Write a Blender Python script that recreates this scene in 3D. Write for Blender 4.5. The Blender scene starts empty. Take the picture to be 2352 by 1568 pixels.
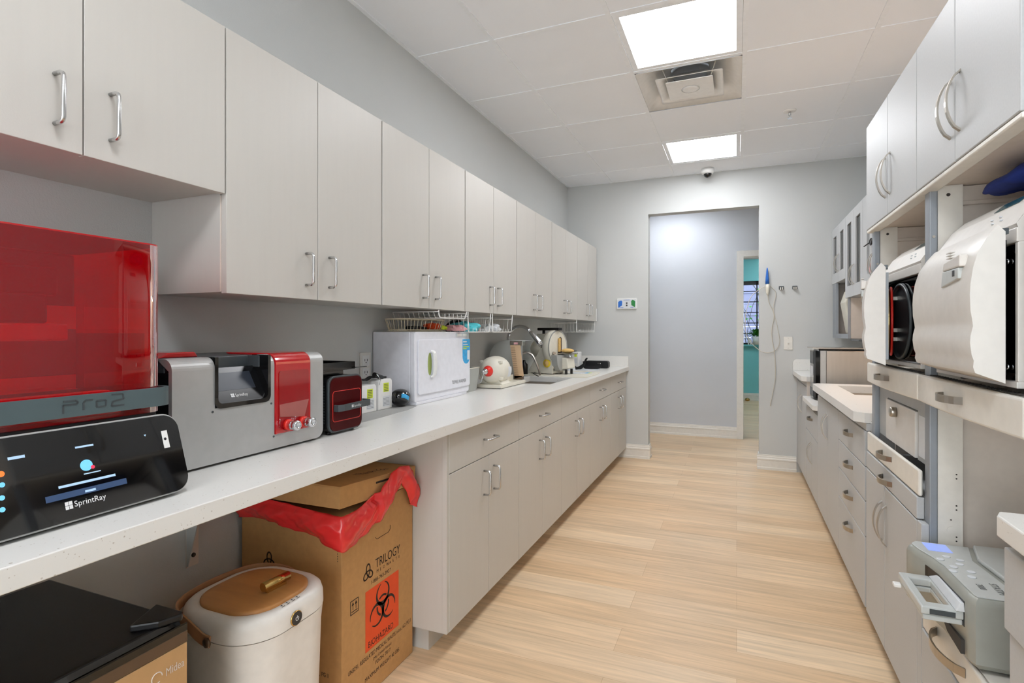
import bpy, bmesh, math, random
from mathutils import Vector, Matrix
random.seed(7)
PI = math.pi
S = bpy.context.scene
COL = S.collection
# ------------------------------------------------------------------ camera
cam_d = bpy.data.cameras.new('camera')
cam = bpy.data.objects.new('camera', cam_d); COL.objects.link(cam)
S.camera = cam
cam_d.sensor_width = 36.0
cam_d.lens = 36.0 * 1244.0 / 2352.0
cam_d.shift_y = -(784 - 762) / 2352.0
cam_d.clip_start = 0.02
YAW = math.atan((1692 - 1176) / 1244.0)
cam.location = (0, 0, 1.263)
cam.rotation_euler = (PI / 2, 0, YAW)
# ------------------------------------------------------------------ view and world
S.view_settings.view_transform = 'Standard'
S.view_settings.look = 'None'
S.view_settings.exposure = 0.0
S.view_settings.gamma = 1.0
S.view_settings.use_curve_mapping = False
S.cycles.use_denoising = True
S.cycles.max_bounces = 8
S.cycles.diffuse_bounces = 5
S.cycles.glossy_bounces = 3
S.cycles.caustics_reflective = False
S.cycles.caustics_refractive = False
S.cycles.transparent_max_bounces = 12
S.cycles.use_adaptive_sampling = True
S.cycles.adaptive_threshold = 0.05
S.cycles.sample_clamp_indirect = 12.0
W = bpy.data.worlds.new('world'); S.world = W
W.use_nodes = True
W.node_tree.nodes['Background'].inputs[0].default_value = (0.97, 0.97, 1.0, 1)
W.node_tree.nodes['Background'].inputs[1].default_value = 7.5
PANEL_POWER = 23.0      # emission strength of the ceiling light diffusers

# ------------------------------------------------------------------ materials
def srgb(r, g, b):
    f = lambda c: (c / 255 / 12.92) if c / 255 <= 0.04045 else ((c / 255 + 0.055) / 1.055) ** 2.4
    return (f(r), f(g), f(b), 1.0)

def mat(name, rgb, rough=0.5, metal=0.0, spec=0.5, coat=0.0, bump=None, var=None, emit=None, alpha=None, trans=None, ior=None):
    """bump=(scale, strength)  var=(scale, amount[, stretch xyz])"""
    m = bpy.data.materials.new(name); m.use_nodes = True
    nt = m.node_tree; N = nt.nodes; L = nt.links
    b = N['Principled BSDF']
    c = srgb(*rgb)
    b.inputs['Base Color'].default_value = c
    b.inputs['Roughness'].default_value = rough
    b.inputs['Metallic'].default_value = metal
    b.inputs['Specular IOR Level'].default_value = spec
    b.inputs['Coat Weight'].default_value = coat
    if ior: b.inputs['IOR'].default_value = ior
    if trans: b.inputs['Transmission Weight'].default_value = trans
    if alpha is not None: b.inputs['Alpha'].default_value = alpha
    if emit: 
        b.inputs['Emission Color'].default_value = c if emit[0] is None else srgb(*emit[0])
        b.inputs['Emission Strength'].default_value = emit[1]
    geo = N.new('ShaderNodeNewGeometry')
    if var is None: var = (35.0, 0.03)
    mp = N.new('ShaderNodeMapping'); L.new(geo.outputs['Position'], mp.inputs['Vector'])
    if len(var) > 2: mp.inputs['Scale'].default_value = var[2]
    nz = N.new('ShaderNodeTexNoise'); nz.inputs['Scale'].default_value = var[0]; nz.inputs['Detail'].default_value = 3
    L.new(mp.outputs[0], nz.inputs['Vector'])
    mr = N.new('ShaderNodeMapRange'); mr.inputs[1].default_value = 0.3; mr.inputs[2].default_value = 0.7
    mr.inputs[3].default_value = 1 - var[1]; mr.inputs[4].default_value = 1 + var[1]
    L.new(nz.outputs[0], mr.inputs[0])
    mx = N.new('ShaderNodeVectorMath'); mx.operation = 'SCALE'; mx.inputs[0].default_value = c[:3]
    L.new(mr.outputs[0], mx.inputs['Scale']); L.new(mx.outputs[0], b.inputs['Base Color'])
    if bump:
        n2 = N.new('ShaderNodeTexNoise'); n2.inputs['Scale'].default_value = bump[0]; n2.inputs['Detail'].default_value = 2
        L.new(geo.outputs['Position'], n2.inputs['Vector'])
        bp = N.new('ShaderNodeBump'); bp.inputs['Strength'].default_value = bump[1]; bp.inputs['Distance'].default_value = 0.002
        L.new(n2.outputs[0], bp.inputs['Height']); L.new(bp.outputs[0], b.inputs['Normal'])
    return m

def clear_mat(name, rgb, rough=0.03, density=None, mixfac=None, ior=1.5):
    """thin tinted plastic/glass: transparent tint + glossy reflection"""
    m = bpy.data.materials.new(name); m.use_nodes = True
    nt = m.node_tree; N = nt.nodes; L = nt.links; N.clear()
    out = N.new('ShaderNodeOutputMaterial')
    t = N.new('ShaderNodeBsdfTransparent'); t.inputs[0].default_value = srgb(*rgb)
    g = N.new('ShaderNodeBsdfGlossy'); g.inputs['Roughness'].default_value = rough
    fr = N.new('ShaderNodeFresnel'); fr.inputs[0].default_value = ior
    mx = N.new('ShaderNodeMixShader'); L.new(fr.outputs[0], mx.inputs[0]); L.new(t.outputs[0], mx.inputs[1]); L.new(g.outputs[0], mx.inputs[2])
    last = mx
    if mixfac:
        d = N.new('ShaderNodeBsdfDiffuse'); d.inputs[0].default_value = srgb(*mixfac[0])
        m2 = N.new('ShaderNodeMixShader'); m2.inputs[0].default_value = mixfac[1]
        L.new(mx.outputs[0], m2.inputs[1]); L.new(d.outputs[0], m2.inputs[2]); last = m2
    L.new(last.outputs[0], out.inputs[0])
    return m

def floor_mat():
    m = bpy.data.materials.new('light_oak_plank'); m.use_nodes = True
    nt = m.node_tree; N = nt.nodes; L = nt.links; b = N['Principled BSDF']
    geo = N.new('ShaderNodeNewGeometry')
    br = N.new('ShaderNodeTexBrick'); br.inputs['Scale'].default_value = 1.0
    br.inputs['Brick Width'].default_value = 1.22; br.inputs['Row Height'].default_value = 0.178
    br.inputs['Mortar Size'].default_value = 0.0012; br.inputs['Mortar Smooth'].default_value = 0.3
    br.inputs['Color1'].default_value = srgb(214, 182, 144); br.inputs['Color2'].default_value = srgb(229, 203, 169)
    br.inputs['Mortar'].default_value = srgb(196, 164, 128)
    br.offset = 0.37
    L.new(geo.outputs['Position'], br.inputs['Vector'])
    mp = N.new('ShaderNodeMapping'); mp.inputs['Scale'].default_value = (1.3, 26, 1); L.new(geo.outputs['Position'], mp.inputs['Vector'])
    nz = N.new('ShaderNodeTexNoise'); nz.inputs['Scale'].default_value = 1.6; nz.inputs['Detail'].default_value = 7; nz.inputs['Roughness'].default_value = 0.62
    nz.inputs['Distortion'].default_value = 0.6
    L.new(mp.outputs[0], nz.inputs['Vector'])
    mr = N.new('ShaderNodeMapRange'); mr.inputs[1].default_value = 0.32; mr.inputs[2].default_value = 0.68; mr.inputs[3].default_value = 0.80; mr.inputs[4].default_value = 1.12
    L.new(nz.outputs[0], mr.inputs[0])
    mp2 = N.new('ShaderNodeMapping'); mp2.inputs['Scale'].default_value = (0.8, 5.6, 1); L.new(geo.outputs['Position'], mp2.inputs['Vector'])
    n2 = N.new('ShaderNodeTexNoise'); n2.inputs['Scale'].default_value = 1.0; n2.inputs['Detail'].default_value = 3; L.new(mp2.outputs[0], n2.inputs['Vector'])
    mr2 = N.new('ShaderNodeMapRange'); mr2.inputs[1].default_value = 0.35; mr2.inputs[2].default_value = 0.65; mr2.inputs[3].default_value = 0.92; mr2.inputs[4].default_value = 1.06
    L.new(n2.outputs[0], mr2.inputs[0])
    mu = N.new('ShaderNodeMath'); mu.operation = 'MULTIPLY'; L.new(mr.outputs[0], mu.inputs[0]); L.new(mr2.outputs[0], mu.inputs[1])
    sc = N.new('ShaderNodeVectorMath'); sc.operation = 'SCALE'; L.new(br.outputs['Color'], sc.inputs[0]); L.new(mu.outputs[0], sc.inputs['Scale'])
    L.new(sc.outputs[0], b.inputs['Base Color'])
    b.inputs['Roughness'].default_value = 0.42; b.inputs['Specular IOR Level'].default_value = 0.35
    return m

def quartz_mat(name, base, speck1, speck2):
    m = bpy.data.materials.new(name); m.use_nodes = True
    nt = m.node_tree; N = nt.nodes; L = nt.links; b = N['Principled BSDF']
    geo = N.new('ShaderNodeNewGeometry')
    def layer(scale, th, col, prev):
        v = N.new('ShaderNodeTexVoronoi'); v.inputs['Scale'].default_value = scale; L.new(geo.outputs['Position'], v.inputs['Vector'])
        n = N.new('ShaderNodeTexNoise'); n.inputs['Scale'].default_value = scale * 0.55; L.new(geo.outputs['Position'], n.inputs['Vector'])
        ad = N.new('ShaderNodeMath'); ad.operation = 'ADD'; L.new(v.outputs['Distance'], ad.inputs[0]); L.new(n.outputs[0], ad.inputs[1])
        r = N.new('ShaderNodeMapRange'); r.inputs[1].default_value = th; r.inputs[2].default_value = th + 0.06; r.inputs[3].default_value = 1; r.inputs[4].default_value = 0
        L.new(ad.outputs[0], r.inputs[0])
        mx = N.new('ShaderNodeMix'); mx.data_type = 'RGBA'
        L.new(r.outputs[0], mx.inputs[0])
        if prev is None: mx.inputs[6].default_value = srgb(*base)
        else: L.new(prev, mx.inputs[6])
        mx.inputs[7].default_value = srgb(*col)
        return mx.outputs[2]
    o = layer(150, 0.52, speck1, None)
    o = layer(60, 0.43, speck2, o)
    L.new(o, b.inputs['Base Color'])
    b.inputs['Roughness'].default_value = 0.28
    return m

def wood_mat(name, c1, c2, scale=(1, 1, 1), rough=0.4):
    m = mat(name, c1, rough, var=(14, 0.10, scale))
    return m

M = {}
M['wall'] = mat('painted_wall_grey', (198, 200, 199), 0.7, bump=(260, 0.25), var=(3, 0.012))
M['wall_hall'] = mat('painted_hall_wall', (200, 203, 207), 0.7, bump=(260, 0.2), var=(3, 0.012))
M['teal'] = mat('painted_teal_wall', (122, 200, 204), 0.65, var=(3, 0.01))
M['tile'] = mat('ceiling_tile_white', (240, 243, 248), 0.85, bump=(400, 0.12), var=(2.0, 0.012))
M['tbar'] = mat('ceiling_grid_white', (240, 243, 247), 0.5)
M['trim'] = mat('painted_trim_white', (226, 223, 216), 0.4)
M['floor'] = floor_mat()
M['quartz'] = quartz_mat('speckled_quartz', (228, 227, 223), (196, 190, 182), (168, 158, 146))
M['lam_l'] = mat('grey_laminate', (196, 193, 187), 0.42, var=(60, 0.010, (1, 1, 0.06)), bump=(300, 0.06))
M['lam_r'] = mat('silver_laminate', (188, 190, 191), 0.45, var=(180, 0.025), bump=(500, 0.05))
M['post'] = mat('grey_metal_post', (150, 156, 163), 0.4, metal=0.2)
M['mel'] = mat('cream_melamine', (222, 211, 200), 0.45)
M['tray'] = mat('cream_white_tray', (232, 228, 219), 0.35)
M['dark'] = mat('dark_recess', (60, 56, 52), 0.8)
M['pull'] = mat('satin_chrome_pull', (205, 205, 205), 0.25, metal=1.0)
M['nickel'] = mat('brushed_nickel', (186, 180, 170), 0.32, metal=1.0)
M['steel'] = mat('stainless_steel', (190, 184, 176), 0.3, metal=1.0, var=(40, 0.04, (1, 1, 0.1)))
M['steel2'] = mat('sink_steel', (176, 168, 156), 0.38, metal=0.85)
M['chrome'] = mat('chrome', (215, 218, 222), 0.08, metal=1.0)
M['white'] = mat('white_plastic', (232, 232, 230), 0.35)
M['white2'] = mat('cool_white_enamel', (228, 229, 236), 0.3)
M['cream'] = mat('cream_plastic', (220, 216, 202), 0.4)
M['ivory'] = mat('ivory_autoclave', (216, 212, 206), 0.35)
M['black'] = mat('black_plastic', (18, 18, 20), 0.35)
M['blackg'] = mat('glossy_black', (8, 8, 9), 0.06, coat=0.5)
M['cloth_k'] = mat('black_webbing', (16, 16, 18), 0.9)
M['dgrey'] = mat('dark_grey_plastic', (66, 72, 75), 0.35)
M['slate'] = mat('blue_grey_band', (88, 104, 108), 0.4, metal=0.3)
M['alu'] = mat('anodised_grey', (178, 179, 178), 0.38, metal=0.35)
M['red'] = mat('glossy_red', (178, 10, 20), 0.12, coat=0.6)
M['redin'] = mat('deep_red_plastic', (150, 14, 22), 0.08, coat=0.5)
M['redcard'] = mat('rosy_card', (168, 96, 90), 0.4)
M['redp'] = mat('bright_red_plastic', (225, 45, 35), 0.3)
M['redglass'] = clear_mat('red_tinted_acrylic', (240, 36, 46), 0.02, mixfac=((215, 6, 22), 0.20), ior=1.65)
M['redhood'] = clear_mat('dark_red_acrylic', (205, 18, 28), 0.03, mixfac=((170, 10, 18), 0.35))
M['smoke'] = clear_mat('smoked_red_glass', (120, 20, 22), 0.04, mixfac=((78, 20, 22), 0.8), ior=1.8)
M['clear'] = clear_mat('clear_glass', (240, 244, 245), 0.02)
M['clearp'] = clear_mat('clear_hood_plastic', (215, 218, 214), 0.08, mixfac=((215, 216, 212), 0.5))
M['bin'] = clear_mat('frosted_bin', (210, 214, 208), 0.2, mixfac=((205, 208, 202), 0.6))
M['card'] = mat('brown_cardboard', (196, 150, 96), 0.85, var=(50, 0.05), bump=(200, 0.1))
M['bag'] = mat('red_bag_film', (240, 52, 54), 0.22, coat=0.3, trans=0.0)
M['ink'] = mat('black_ink', (52, 40, 32), 0.8)
M['orange'] = mat('orange_print', (235, 84, 34), 0.7)
M['smoke2'] = mat('dull_red_carton', (120, 70, 74), 0.7)
M['yellow'] = mat('yellow_plastic', (236, 206, 40), 0.4)
M['lime'] = mat('lime_label', (205, 222, 50), 0.6)
M['blue'] = mat('blue_plastic', (40, 108, 200), 0.4)
M['navy'] = mat('navy_cloth', (26, 46, 120), 0.9, bump=(120, 0.5))
M['dblue'] = mat('dark_blue_box', (20, 36, 130), 0.4)
M['green'] = mat('green_plastic', (30, 130, 60), 0.4)
M['olive'] = mat('olive_grip', (150, 165, 88), 0.5)
M['leaf'] = mat('green_leaf', (60, 140, 40), 0.6, var=(40, 0.25))
M['sky'] = mat('sky_blue_print', (60, 165, 220), 0.5, var=(60, 0.15))
M['label'] = mat('pale_label', (214, 218, 222), 0.6)
M['pink'] = mat('pink_wrap', (226, 170, 172), 0.6)
M['aqua'] = mat('aqua_wrap', (80, 190, 200), 0.5)
M['tan'] = mat('tan_card', (206, 174, 140), 0.8)
M['plaster'] = mat('yellow_plaster', (224, 186, 116), 0.8, var=(90, 0.12))
M['champ'] = mat('champagne_steel', (206, 172, 128), 0.35, metal=0.55)
M['bronze'] = mat('dark_bronze_trim', (110, 92, 76), 0.3, metal=0.6)
M['beech'] = mat('beech_wood', (200, 142, 84), 0.42, var=(16, 0.09, (0.35, 2.2, 1)))
M['gold'] = mat('polished_gold', (212, 176, 110), 0.15, metal=1.0)
M['leather'] = mat('tan_strap', (176, 130, 92), 0.5)
M['warmw'] = mat('warm_white_plastic', (232, 228, 222), 0.35)
M['grey_mat'] = mat('grey_counter_mat', (168, 168, 166), 0.7)
M['statim'] = mat('silver_grey_plastic', (158, 160, 152), 0.35)
M['statim_l'] = mat('light_grey_plastic', (190, 194, 192), 0.3)
M['cream_wire'] = mat('cream_coated_wire', (222, 212, 186), 0.4)
M['white_wire'] = mat('white_coated_wire', (235, 235, 232), 0.4)
M['ext'] = mat('house_siding', (104, 108, 134), 0.8)
M['twig'] = mat('dark_twig', (60, 62, 58), 0.8)
M['cord'] = mat('cream_cord', (200, 194, 182), 0.6)
M['matscreen'] = mat('matt_black_glass', (14, 15, 17), 0.22, spec=0.3)
M['ui_blue'] = mat('screen_blue', (110, 190, 235), 0.5, emit=(None, 0.45))
M['ui_white'] = mat('screen_white', (170, 200, 230), 0.5, emit=(None, 0.25))
M['logo_white'] = mat('logo_white', (225, 225, 225), 0.5)
M['ui_bar'] = mat('screen_bar', (48, 70, 104), 0.4, emit=(None, 0.2))
M['ui_red'] = mat('screen_red', (220, 50, 80), 0.5, emit=(None, 0.4))
M['ui_orange'] = mat('screen_orange', (245, 120, 50), 0.5, emit=(None, 0.45))
M['lcd'] = mat('lit_lcd', (150, 170, 240), 0.3, emit=((150, 175, 250), 0.35))
M['screen'] = mat('dim_screen', (46, 52, 62), 0.3, spec=0.3)
M['tealscreen'] = mat('teal_display', (30, 84, 96), 0.15)
def emis(name, rgb, s):
    m = bpy.data.materials.new(name); m.use_nodes = True; N = m.node_tree.nodes; N.clear()
    e = N.new('ShaderNodeEmission'); e.inputs[0].default_value = srgb(*rgb); e.inputs[1].default_value = s
    o = N.new('ShaderNodeOutputMaterial'); m.node_tree.links.new(e.outputs[0], o.inputs[0]); return m
M['panel'] = emis('lit_diffuser', (249, 251, 255), PANEL_POWER)
M['warm'] = emis('warm_lamp', (255, 206, 160), 45.0)
M['warm2'] = emis('warm_strip', (255, 212, 172), 26.0)
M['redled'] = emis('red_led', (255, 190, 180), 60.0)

# ------------------------------------------------------------------ mesh builder
_tc = {}
def text_geo(body):
    if body in _tc: return _tc[body]
    cu = bpy.data.curves.new('t', 'FONT'); cu.body = body; cu.size = 1.0; cu.resolution_u = 3
    ob = bpy.data.objects.new('t', cu); COL.objects.link(ob)
    dg = bpy.context.evaluated_depsgraph_get(); dg.update()
    me = bpy.data.meshes.new_from_object(ob.evaluated_get(dg))
    vs = [tuple(v.co) for v in me.vertices]; fs = [tuple(p.vertices) for p in me.polygons]
    bpy.data.objects.remove(ob); bpy.data.curves.remove(cu); bpy.data.meshes.remove(me)
    _tc[body] = (vs, fs); return _tc[body]

class MB:
    def __init__(s): s.v = []; s.f = []; s.s = []
    def add(s, vs, fs, smooth=False):
        o = len(s.v); s.v += [tuple(v) for v in vs]
        s.f += [tuple(i + o for i in f) for f in fs]; s.s += [smooth] * len(fs); return s
    def box(s, x0, x1, y0, y1, z0, z1):
        x0, x1 = sorted((x0, x1)); y0, y1 = sorted((y0, y1)); z0, z1 = sorted((z0, z1))
        vs = [(x, y, z) for x in (x0, x1) for y in (y0, y1) for z in (z0, z1)]
        return s.add(vs, [(0, 1, 3, 2), (4, 6, 7, 5), (0, 4, 5, 1), (2, 3, 7, 6), (0, 2, 6, 4), (1, 5, 7, 3)])
    def prism(s, pts, ax, c0, c1, skip=(), smooth=False, caps=True):
        n = len(pts)
        def P(a, b, c): return (c, a, b) if ax == 'x' else ((a, c, b) if ax == 'y' else (a, b, c))
        vs = [P(a, b, c0) for a, b in pts] + [P(a, b, c1) for a, b in pts]
        side = [(i, (i + 1) % n, (i + 1) % n + n, i + n) for i in range(n) if i not in skip]
        s.add(vs, side, smooth)
        if caps: s.add(vs, [tuple(range(n))[::-1], tuple(range(n, 2 * n))])
        return s
    def tube(s, path, r, n=8, closed=False, flat=None):
        """flat=(w,t,updir): rectangular strap instead of round"""
        P = [Vector(p) for p in path]; m = len(P); rings = []
        up = None
        for i, p in enumerate(P):
            a = P[i - 1] if (i > 0 or closed) else p; b = P[(i + 1) % m] if (i < m - 1 or closed) else p
            t = (b - a).normalized()
            if flat:
                w = Vector(flat[2]).normalized(); w = (w - t * w.dot(t)).normalized(); q = t.cross(w)
                hw, ht = flat[0] / 2, flat[1] / 2
                rings.append([p + w * x + q * y for x, y in ((hw, ht), (-hw, ht), (-hw, -ht), (hw, -ht))])
            else:
                if up is None: up = Vector((0, 0, 1)) if abs(t.z) < 0.9 else Vector((1, 0, 0))
                up = (up - t * up.dot(t)).normalized(); q = t.cross(up)
                rr = r[i] if isinstance(r, (list, tuple)) else r
                rings.append([p + (up * math.cos(k * 2 * PI / n) + q * math.sin(k * 2 * PI / n)) * rr for k in range(n)])
        k = len(rings[0]); vs = [tuple(v) for R in rings for v in R]; fs = []
        for i in range(m if closed else m - 1):
            j = (i + 1) % m
            for q in range(k): fs.append((i * k + q, i * k + (q + 1) % k, j * k + (q + 1) % k, j * k + q))
        s.add(vs, fs, not flat)
        if not closed: s.add(vs, [tuple(range(k))[::-1], tuple(range((m - 1) * k, m * k))])
        return s
    def lathe(s, prof, c=(0, 0, 0), n=24, ax='z', smooth=True):
        vs = []; fs = []
        for r, h in prof:
            for k in range(n):
                a = 2 * PI * k / n; x, y = r * math.cos(a), r * math.sin(a)
                v = (x, y, h) if ax == 'z' else ((h, x, y) if ax == 'x' else (x, h, y))
                vs.append((v[0] + c[0], v[1] + c[1], v[2] + c[2]))
        m = len(prof)
        for i in range(m - 1):
            for k in range(n): fs.append((i * n + k, i * n + (k + 1) % n, (i + 1) * n + (k + 1) % n, (i + 1) * n + k))
        s.add(vs, fs, smooth)
        if prof[0][0] > 1e-6: s.add(vs, [tuple(range(n))[::-1]])
        if prof[-1][0] > 1e-6: s.add(vs, [tuple(range((m - 1) * n, m * n))])
        return s
    def cyl(s, c, r, h, n=24, ax='z', r2=None):
        return s.lathe([(r, 0), (r if r2 is None else r2, h)], c, n, ax)
    def sphere(s, c, rx, ry=None, rz=None, n=16, m=10):
        ry = ry or rx; rz = rz or rx; vs = []; fs = []
        for i in range(m + 1):
            t = PI * i / m
            for k in range(n):
                a = 2 * PI * k / n
                vs.append((c[0] + rx * math.sin(t) * math.cos(a), c[1] + ry * math.sin(t) * math.sin(a), c[2] + rz * math.cos(t)))
        for i in range(m):
            for k in range(n): fs.append((i * n + k, i * n + (k + 1) % n, (i + 1) * n + (k + 1) % n, (i + 1) * n + k))
        return s.add(vs, fs, True)
    def grid(s, fn, nu, nv, smooth=True):
        vs = [fn(i / nu, j / nv) for i in range(nu + 1) for j in range(nv + 1)]
        fs = [(i * (nv + 1) + j, (i + 1) * (nv + 1) + j, (i + 1) * (nv + 1) + j + 1, i * (nv + 1) + j + 1) for i in range(nu) for j in range(nv)]
        return s.add(vs, fs, smooth)
    def plate(s, us, vs_, c0, c1, holes, ax):
        """cells of a plate; holes = set of (i,j) skipped. ax: normal axis"""
        def P(a, b, c): return (c, a, b) if ax == 'x' else ((a, c, b) if ax == 'y' else (a, b, c))
        nu, nv = len(us) - 1, len(vs_) - 1
        solid = lambda i, j: 0 <= i < nu and 0 <= j < nv and (i, j) not in holes
        for i in range(nu):
            for j in range(nv):
                if not solid(i, j): continue
                a0, a1, b0, b1 = us[i], us[i + 1], vs_[j], vs_[j + 1]
                q = [(a0, b0), (a1, b0), (a1, b1), (a0, b1)]
                s.add([P(a, b, c0) for a, b in q] + [P(a, b, c1) for a, b in q], [(3, 2, 1, 0), (4, 5, 6, 7)])
                for (di, dj, e) in ((0, -1, (0, 1)), (1, 0, (1, 2)), (0, 1, (2, 3)), (-1, 0, (3, 0))):
                    if not solid(i + di, j + dj):
                        A, B = q[e[0]], q[e[1]]
                        s.add([P(*A, c0), P(*B, c0), P(*B, c1), P(*A, c1)], [(0, 1, 2, 3)])
        return s
    def text(s, body, size, o, xd, yd, center=False, sx=1.0, lift=0.0):
        vs, fs = text_geo(body); xd = Vector(xd); yd = Vector(yd); o = Vector(o); nrm = xd.cross(yd)
        if not vs: return s
        w = max(v[0] for v in vs); off = -w / 2 if center else 0
        return s.add([tuple(o + xd * (v[0] + off) * size * sx + yd * v[1] * size + nrm * lift) for v in vs], fs)
    def xf(s, mt):
        s.v = [tuple(mt @ Vector(v)) for v in s.v]; return s

def rrect(a0, a1, b0, b1, r, n=6, corners=(1, 1, 1, 1)):
    """rounded rectangle polygon; corners order: (a1,b1),(a0,b1),(a0,b0),(a1,b0)"""
    P = []
    for (ca, cb, st, on, A, B) in ((a1 - r, b1 - r, 0, corners[0], a1, b1), (a0 + r, b1 - r, 90, corners[1], a0, b1), (a0 + r, b0 + r, 180, corners[2], a0, b0), (a1 - r, b0 + r, 270, corners[3], a1, b0)):
        if on:
            for k in range(n + 1):
                t = math.radians(st + 90 * k / n); P.append((ca + r * math.cos(t), cb + r * math.sin(t)))
        else: P.append((A, B))
    return P

ORG = {}
def mesh(name, mb, m, origin=(0, 0, 0), bev=0, fix=True):
    me = bpy.data.meshes.new(name); o = Vector(origin)
    me.from_pydata([tuple(Vector(v) - o) for v in mb.v], [], mb.f)
    me.polygons.foreach_set('use_smooth', mb.s)
    bm = bmesh.new(); bm.from_mesh(me); bmesh.ops.remove_doubles(bm, verts=bm.verts, dist=1e-5)
    if fix: bmesh.ops.recalc_face_normals(bm, faces=bm.faces)
    bm.to_mesh(me); bm.free()
    for q in (m if isinstance(m, (list, tuple)) else [m]): me.materials.append(M[q] if isinstance(q, str) else q)
    me.update(); return me
def obj(name, mb, m, parent=None, bev=0, seg=2, fix=True, label=None, solid=0, wn=False):
    org = ORG.get(parent.name, Vector((0, 0, 0))) if parent else Vector((0, 0, 0))
    me = mb if isinstance(mb, bpy.types.Mesh) else mesh(name, mb, m, org, fix=fix)
    o = bpy.data.objects.new(name, me); COL.objects.link(o)
    if parent: o.parent = parent; ORG[o.name] = org
    if solid:
        md = o.modifiers.new('s', 'SOLIDIFY'); md.thickness = solid; md.offset = 0
    if bev:
        md = o.modifiers.new('b', 'BEVEL'); md.width = bev; md.segments = seg; md.limit_method = 'ANGLE'; md.angle_limit = math.radians(40)
    if wn:
        md = o.modifiers.new('n', 'WEIGHTED_NORMAL'); md.weight = 90; md.keep_sharp = True
    if label: o['label'] = label
    return o
def feet(t, pts, r, h, m='black'):
    for p in pts: obj('foot', MB().cyl(p, r, h, 14), m, t)
def thing(name, label, cat, loc=(0, 0, 0), rotz=0, group=None, local=False):
    o = bpy.data.objects.new(name, None); COL.objects.link(o); o.empty_display_size = 0.05
    o.location = loc; o.rotation_euler = (0, 0, rotz); o['label'] = label; o['category'] = cat
    if group: o['group'] = group
    ORG[o.name] = Vector((0, 0, 0)) if local else Vector(loc)
    return o
def tag(o, label, cat, group=None):
    o['label'] = label; o['category'] = cat
    if group: o['group'] = group
    return o
def struct(name, mb, m, parent=None, bev=0, **k):
    o = obj(name, mb, m, parent, bev, **k)
    if parent is None: o['kind'] = 'structure'
    return o
def copy_tree(o, parent=None):
    c = o.copy(); COL.objects.link(c)
    if parent: c.parent = parent
    for ch in list(o.children): copy_tree(ch, c)
    return c
def dup(root, dloc, label, group=None):
    c = copy_tree(root); c.location = Vector(root.location) + Vector(dloc); c['label'] = label
    if group: c['group'] = group
    return c

# ------------------------------------------------------------------ dimensions
XW, XR = -1.645, 1.10          # left and right walls
YF, YB = 5.49, -2.6            # far and rear walls
ZC = 2.783
YH0, YH1 = 5.61, 6.93          # hall
XD, XC, XU = -1.027, -1.0, -1.33

# ================================================================== ROOM SHELL
struct('floor', MB().box(-3.2, 3.0, YB - .1, 11.1, -0.08, 0), 'floor')
struct('wall_left', MB().box(XW - .1, XW, YB, YF, 0, ZC), 'wall')
struct('wall_right', MB().box(XR, XR + .1, YB, YF, 0, ZC), 'wall')
struct('wall_rear', MB().plate([XW - .1, -1.45, .95, XR + .1], [0, .12, 2.55, ZC], YB - .1, YB, {(1, 1)}, 'y'), 'wall')
rw = MB().plate([-1.45, -1.40, -.27, -.23, .90, .95], [.12, .17, 2.50, 2.55], YB - .08, YB - .03, {(1, 1), (3, 1)}, 'y')
rw = struct('window_2', rw, 'trim')  # unseen rear window, added to let fill light in from behind the camera
obj('window_pane', MB().box(-1.42, .92, YB - .058, YB - .054, .14, 2.53), 'clear', rw)
DX0, DX1, DZ = -0.812, 0.192, 2.43
struct('wall_far', MB().plate([-3.2, DX0, DX1, 3.0], [0, DZ, 2.95], YF, YH0, {(1, 0)}, 'y'), 'wall')
# hallway beyond
ODX0, ODX1, ODZ = 0.075, 0.99, 2.146
struct('wall_hall', MB().plate([-3.2, ODX0, ODX1, 3.0], [0, ODZ, 2.95], YH1, YH1 + .12, {(1, 0)}, 'y'), 'wall_hall')
struct('wall_hall_left', MB().box(-3.2, -3.1, YH0, YH1, 0, 2.95), 'wall_hall')
struct('wall_hall_right', MB().box(2.9, 3.0, YH0, YH1, 0, 2.95), 'wall_hall')
struct('ceiling_hall', MB().box(-3.2, 3.0, YH0, YH1, ZC, ZC + .1), 'tile')
# teal room
TY = 10.9
WX0, WX1, WZ0, WZ1 = 0.02, 1.35, 1.03, 2.2
struct('wall_teal', MB().plate([-1.6, WX0, WX1, 3.0], [0, WZ0, WZ1, 2.95], TY, TY + .14, {(1, 1)}, 'y'), 'teal')
struct('wall_teal_left', MB().box(-1.7, -1.6, YH1 + .12, TY + .14, 0, 2.95), 'teal')
struct('wall_teal_right', MB().box(2.9, 3.0, YH1 + .12, TY + .14, 0, 2.95), 'teal')
struct('ceiling_teal', MB().box(-1.7, 3.0, YH1 + .12, TY + .14, ZC, ZC + .1), 'tile')

# ceiling with lay-in grid
gx = [0.041 + 0.6096 * k for k in range(-3, 3)]
gy = [2.575 + 0.632 * k for k in range(-8, 5)]
xs = [XW] + [x for x in gx if XW + .05 < x < XR - .02] + [XR]
ys = [YB] + [y for y in gy if YB + .05 < y < YF - .05] + [YF]
def cell(x, y):
    i = max(k for k in range(len(xs) - 1) if xs[k] <= x + 1e-6); j = max(k for k in range(len(ys) - 1) if ys[k] <= y + 1e-6); return (i, j)
LX0, LX1 = 0.041 - 0.6096, 0.041
light_y = [2.575 - 0.632 * 7, 2.575 - .632 * 4, 2.575, 2.575 + 0.632 * 3]  # first two panels are added out of view as fill light
holes = {cell(LX0 + .1, y + .1) for y in light_y} | {cell(LX0 + .1, 2.575 + .632 + .1)}
ceil = struct('ceiling', MB().plate(xs, ys, ZC, ZC + .02, holes, 'z'), 'tile')
b = MB()
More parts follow.
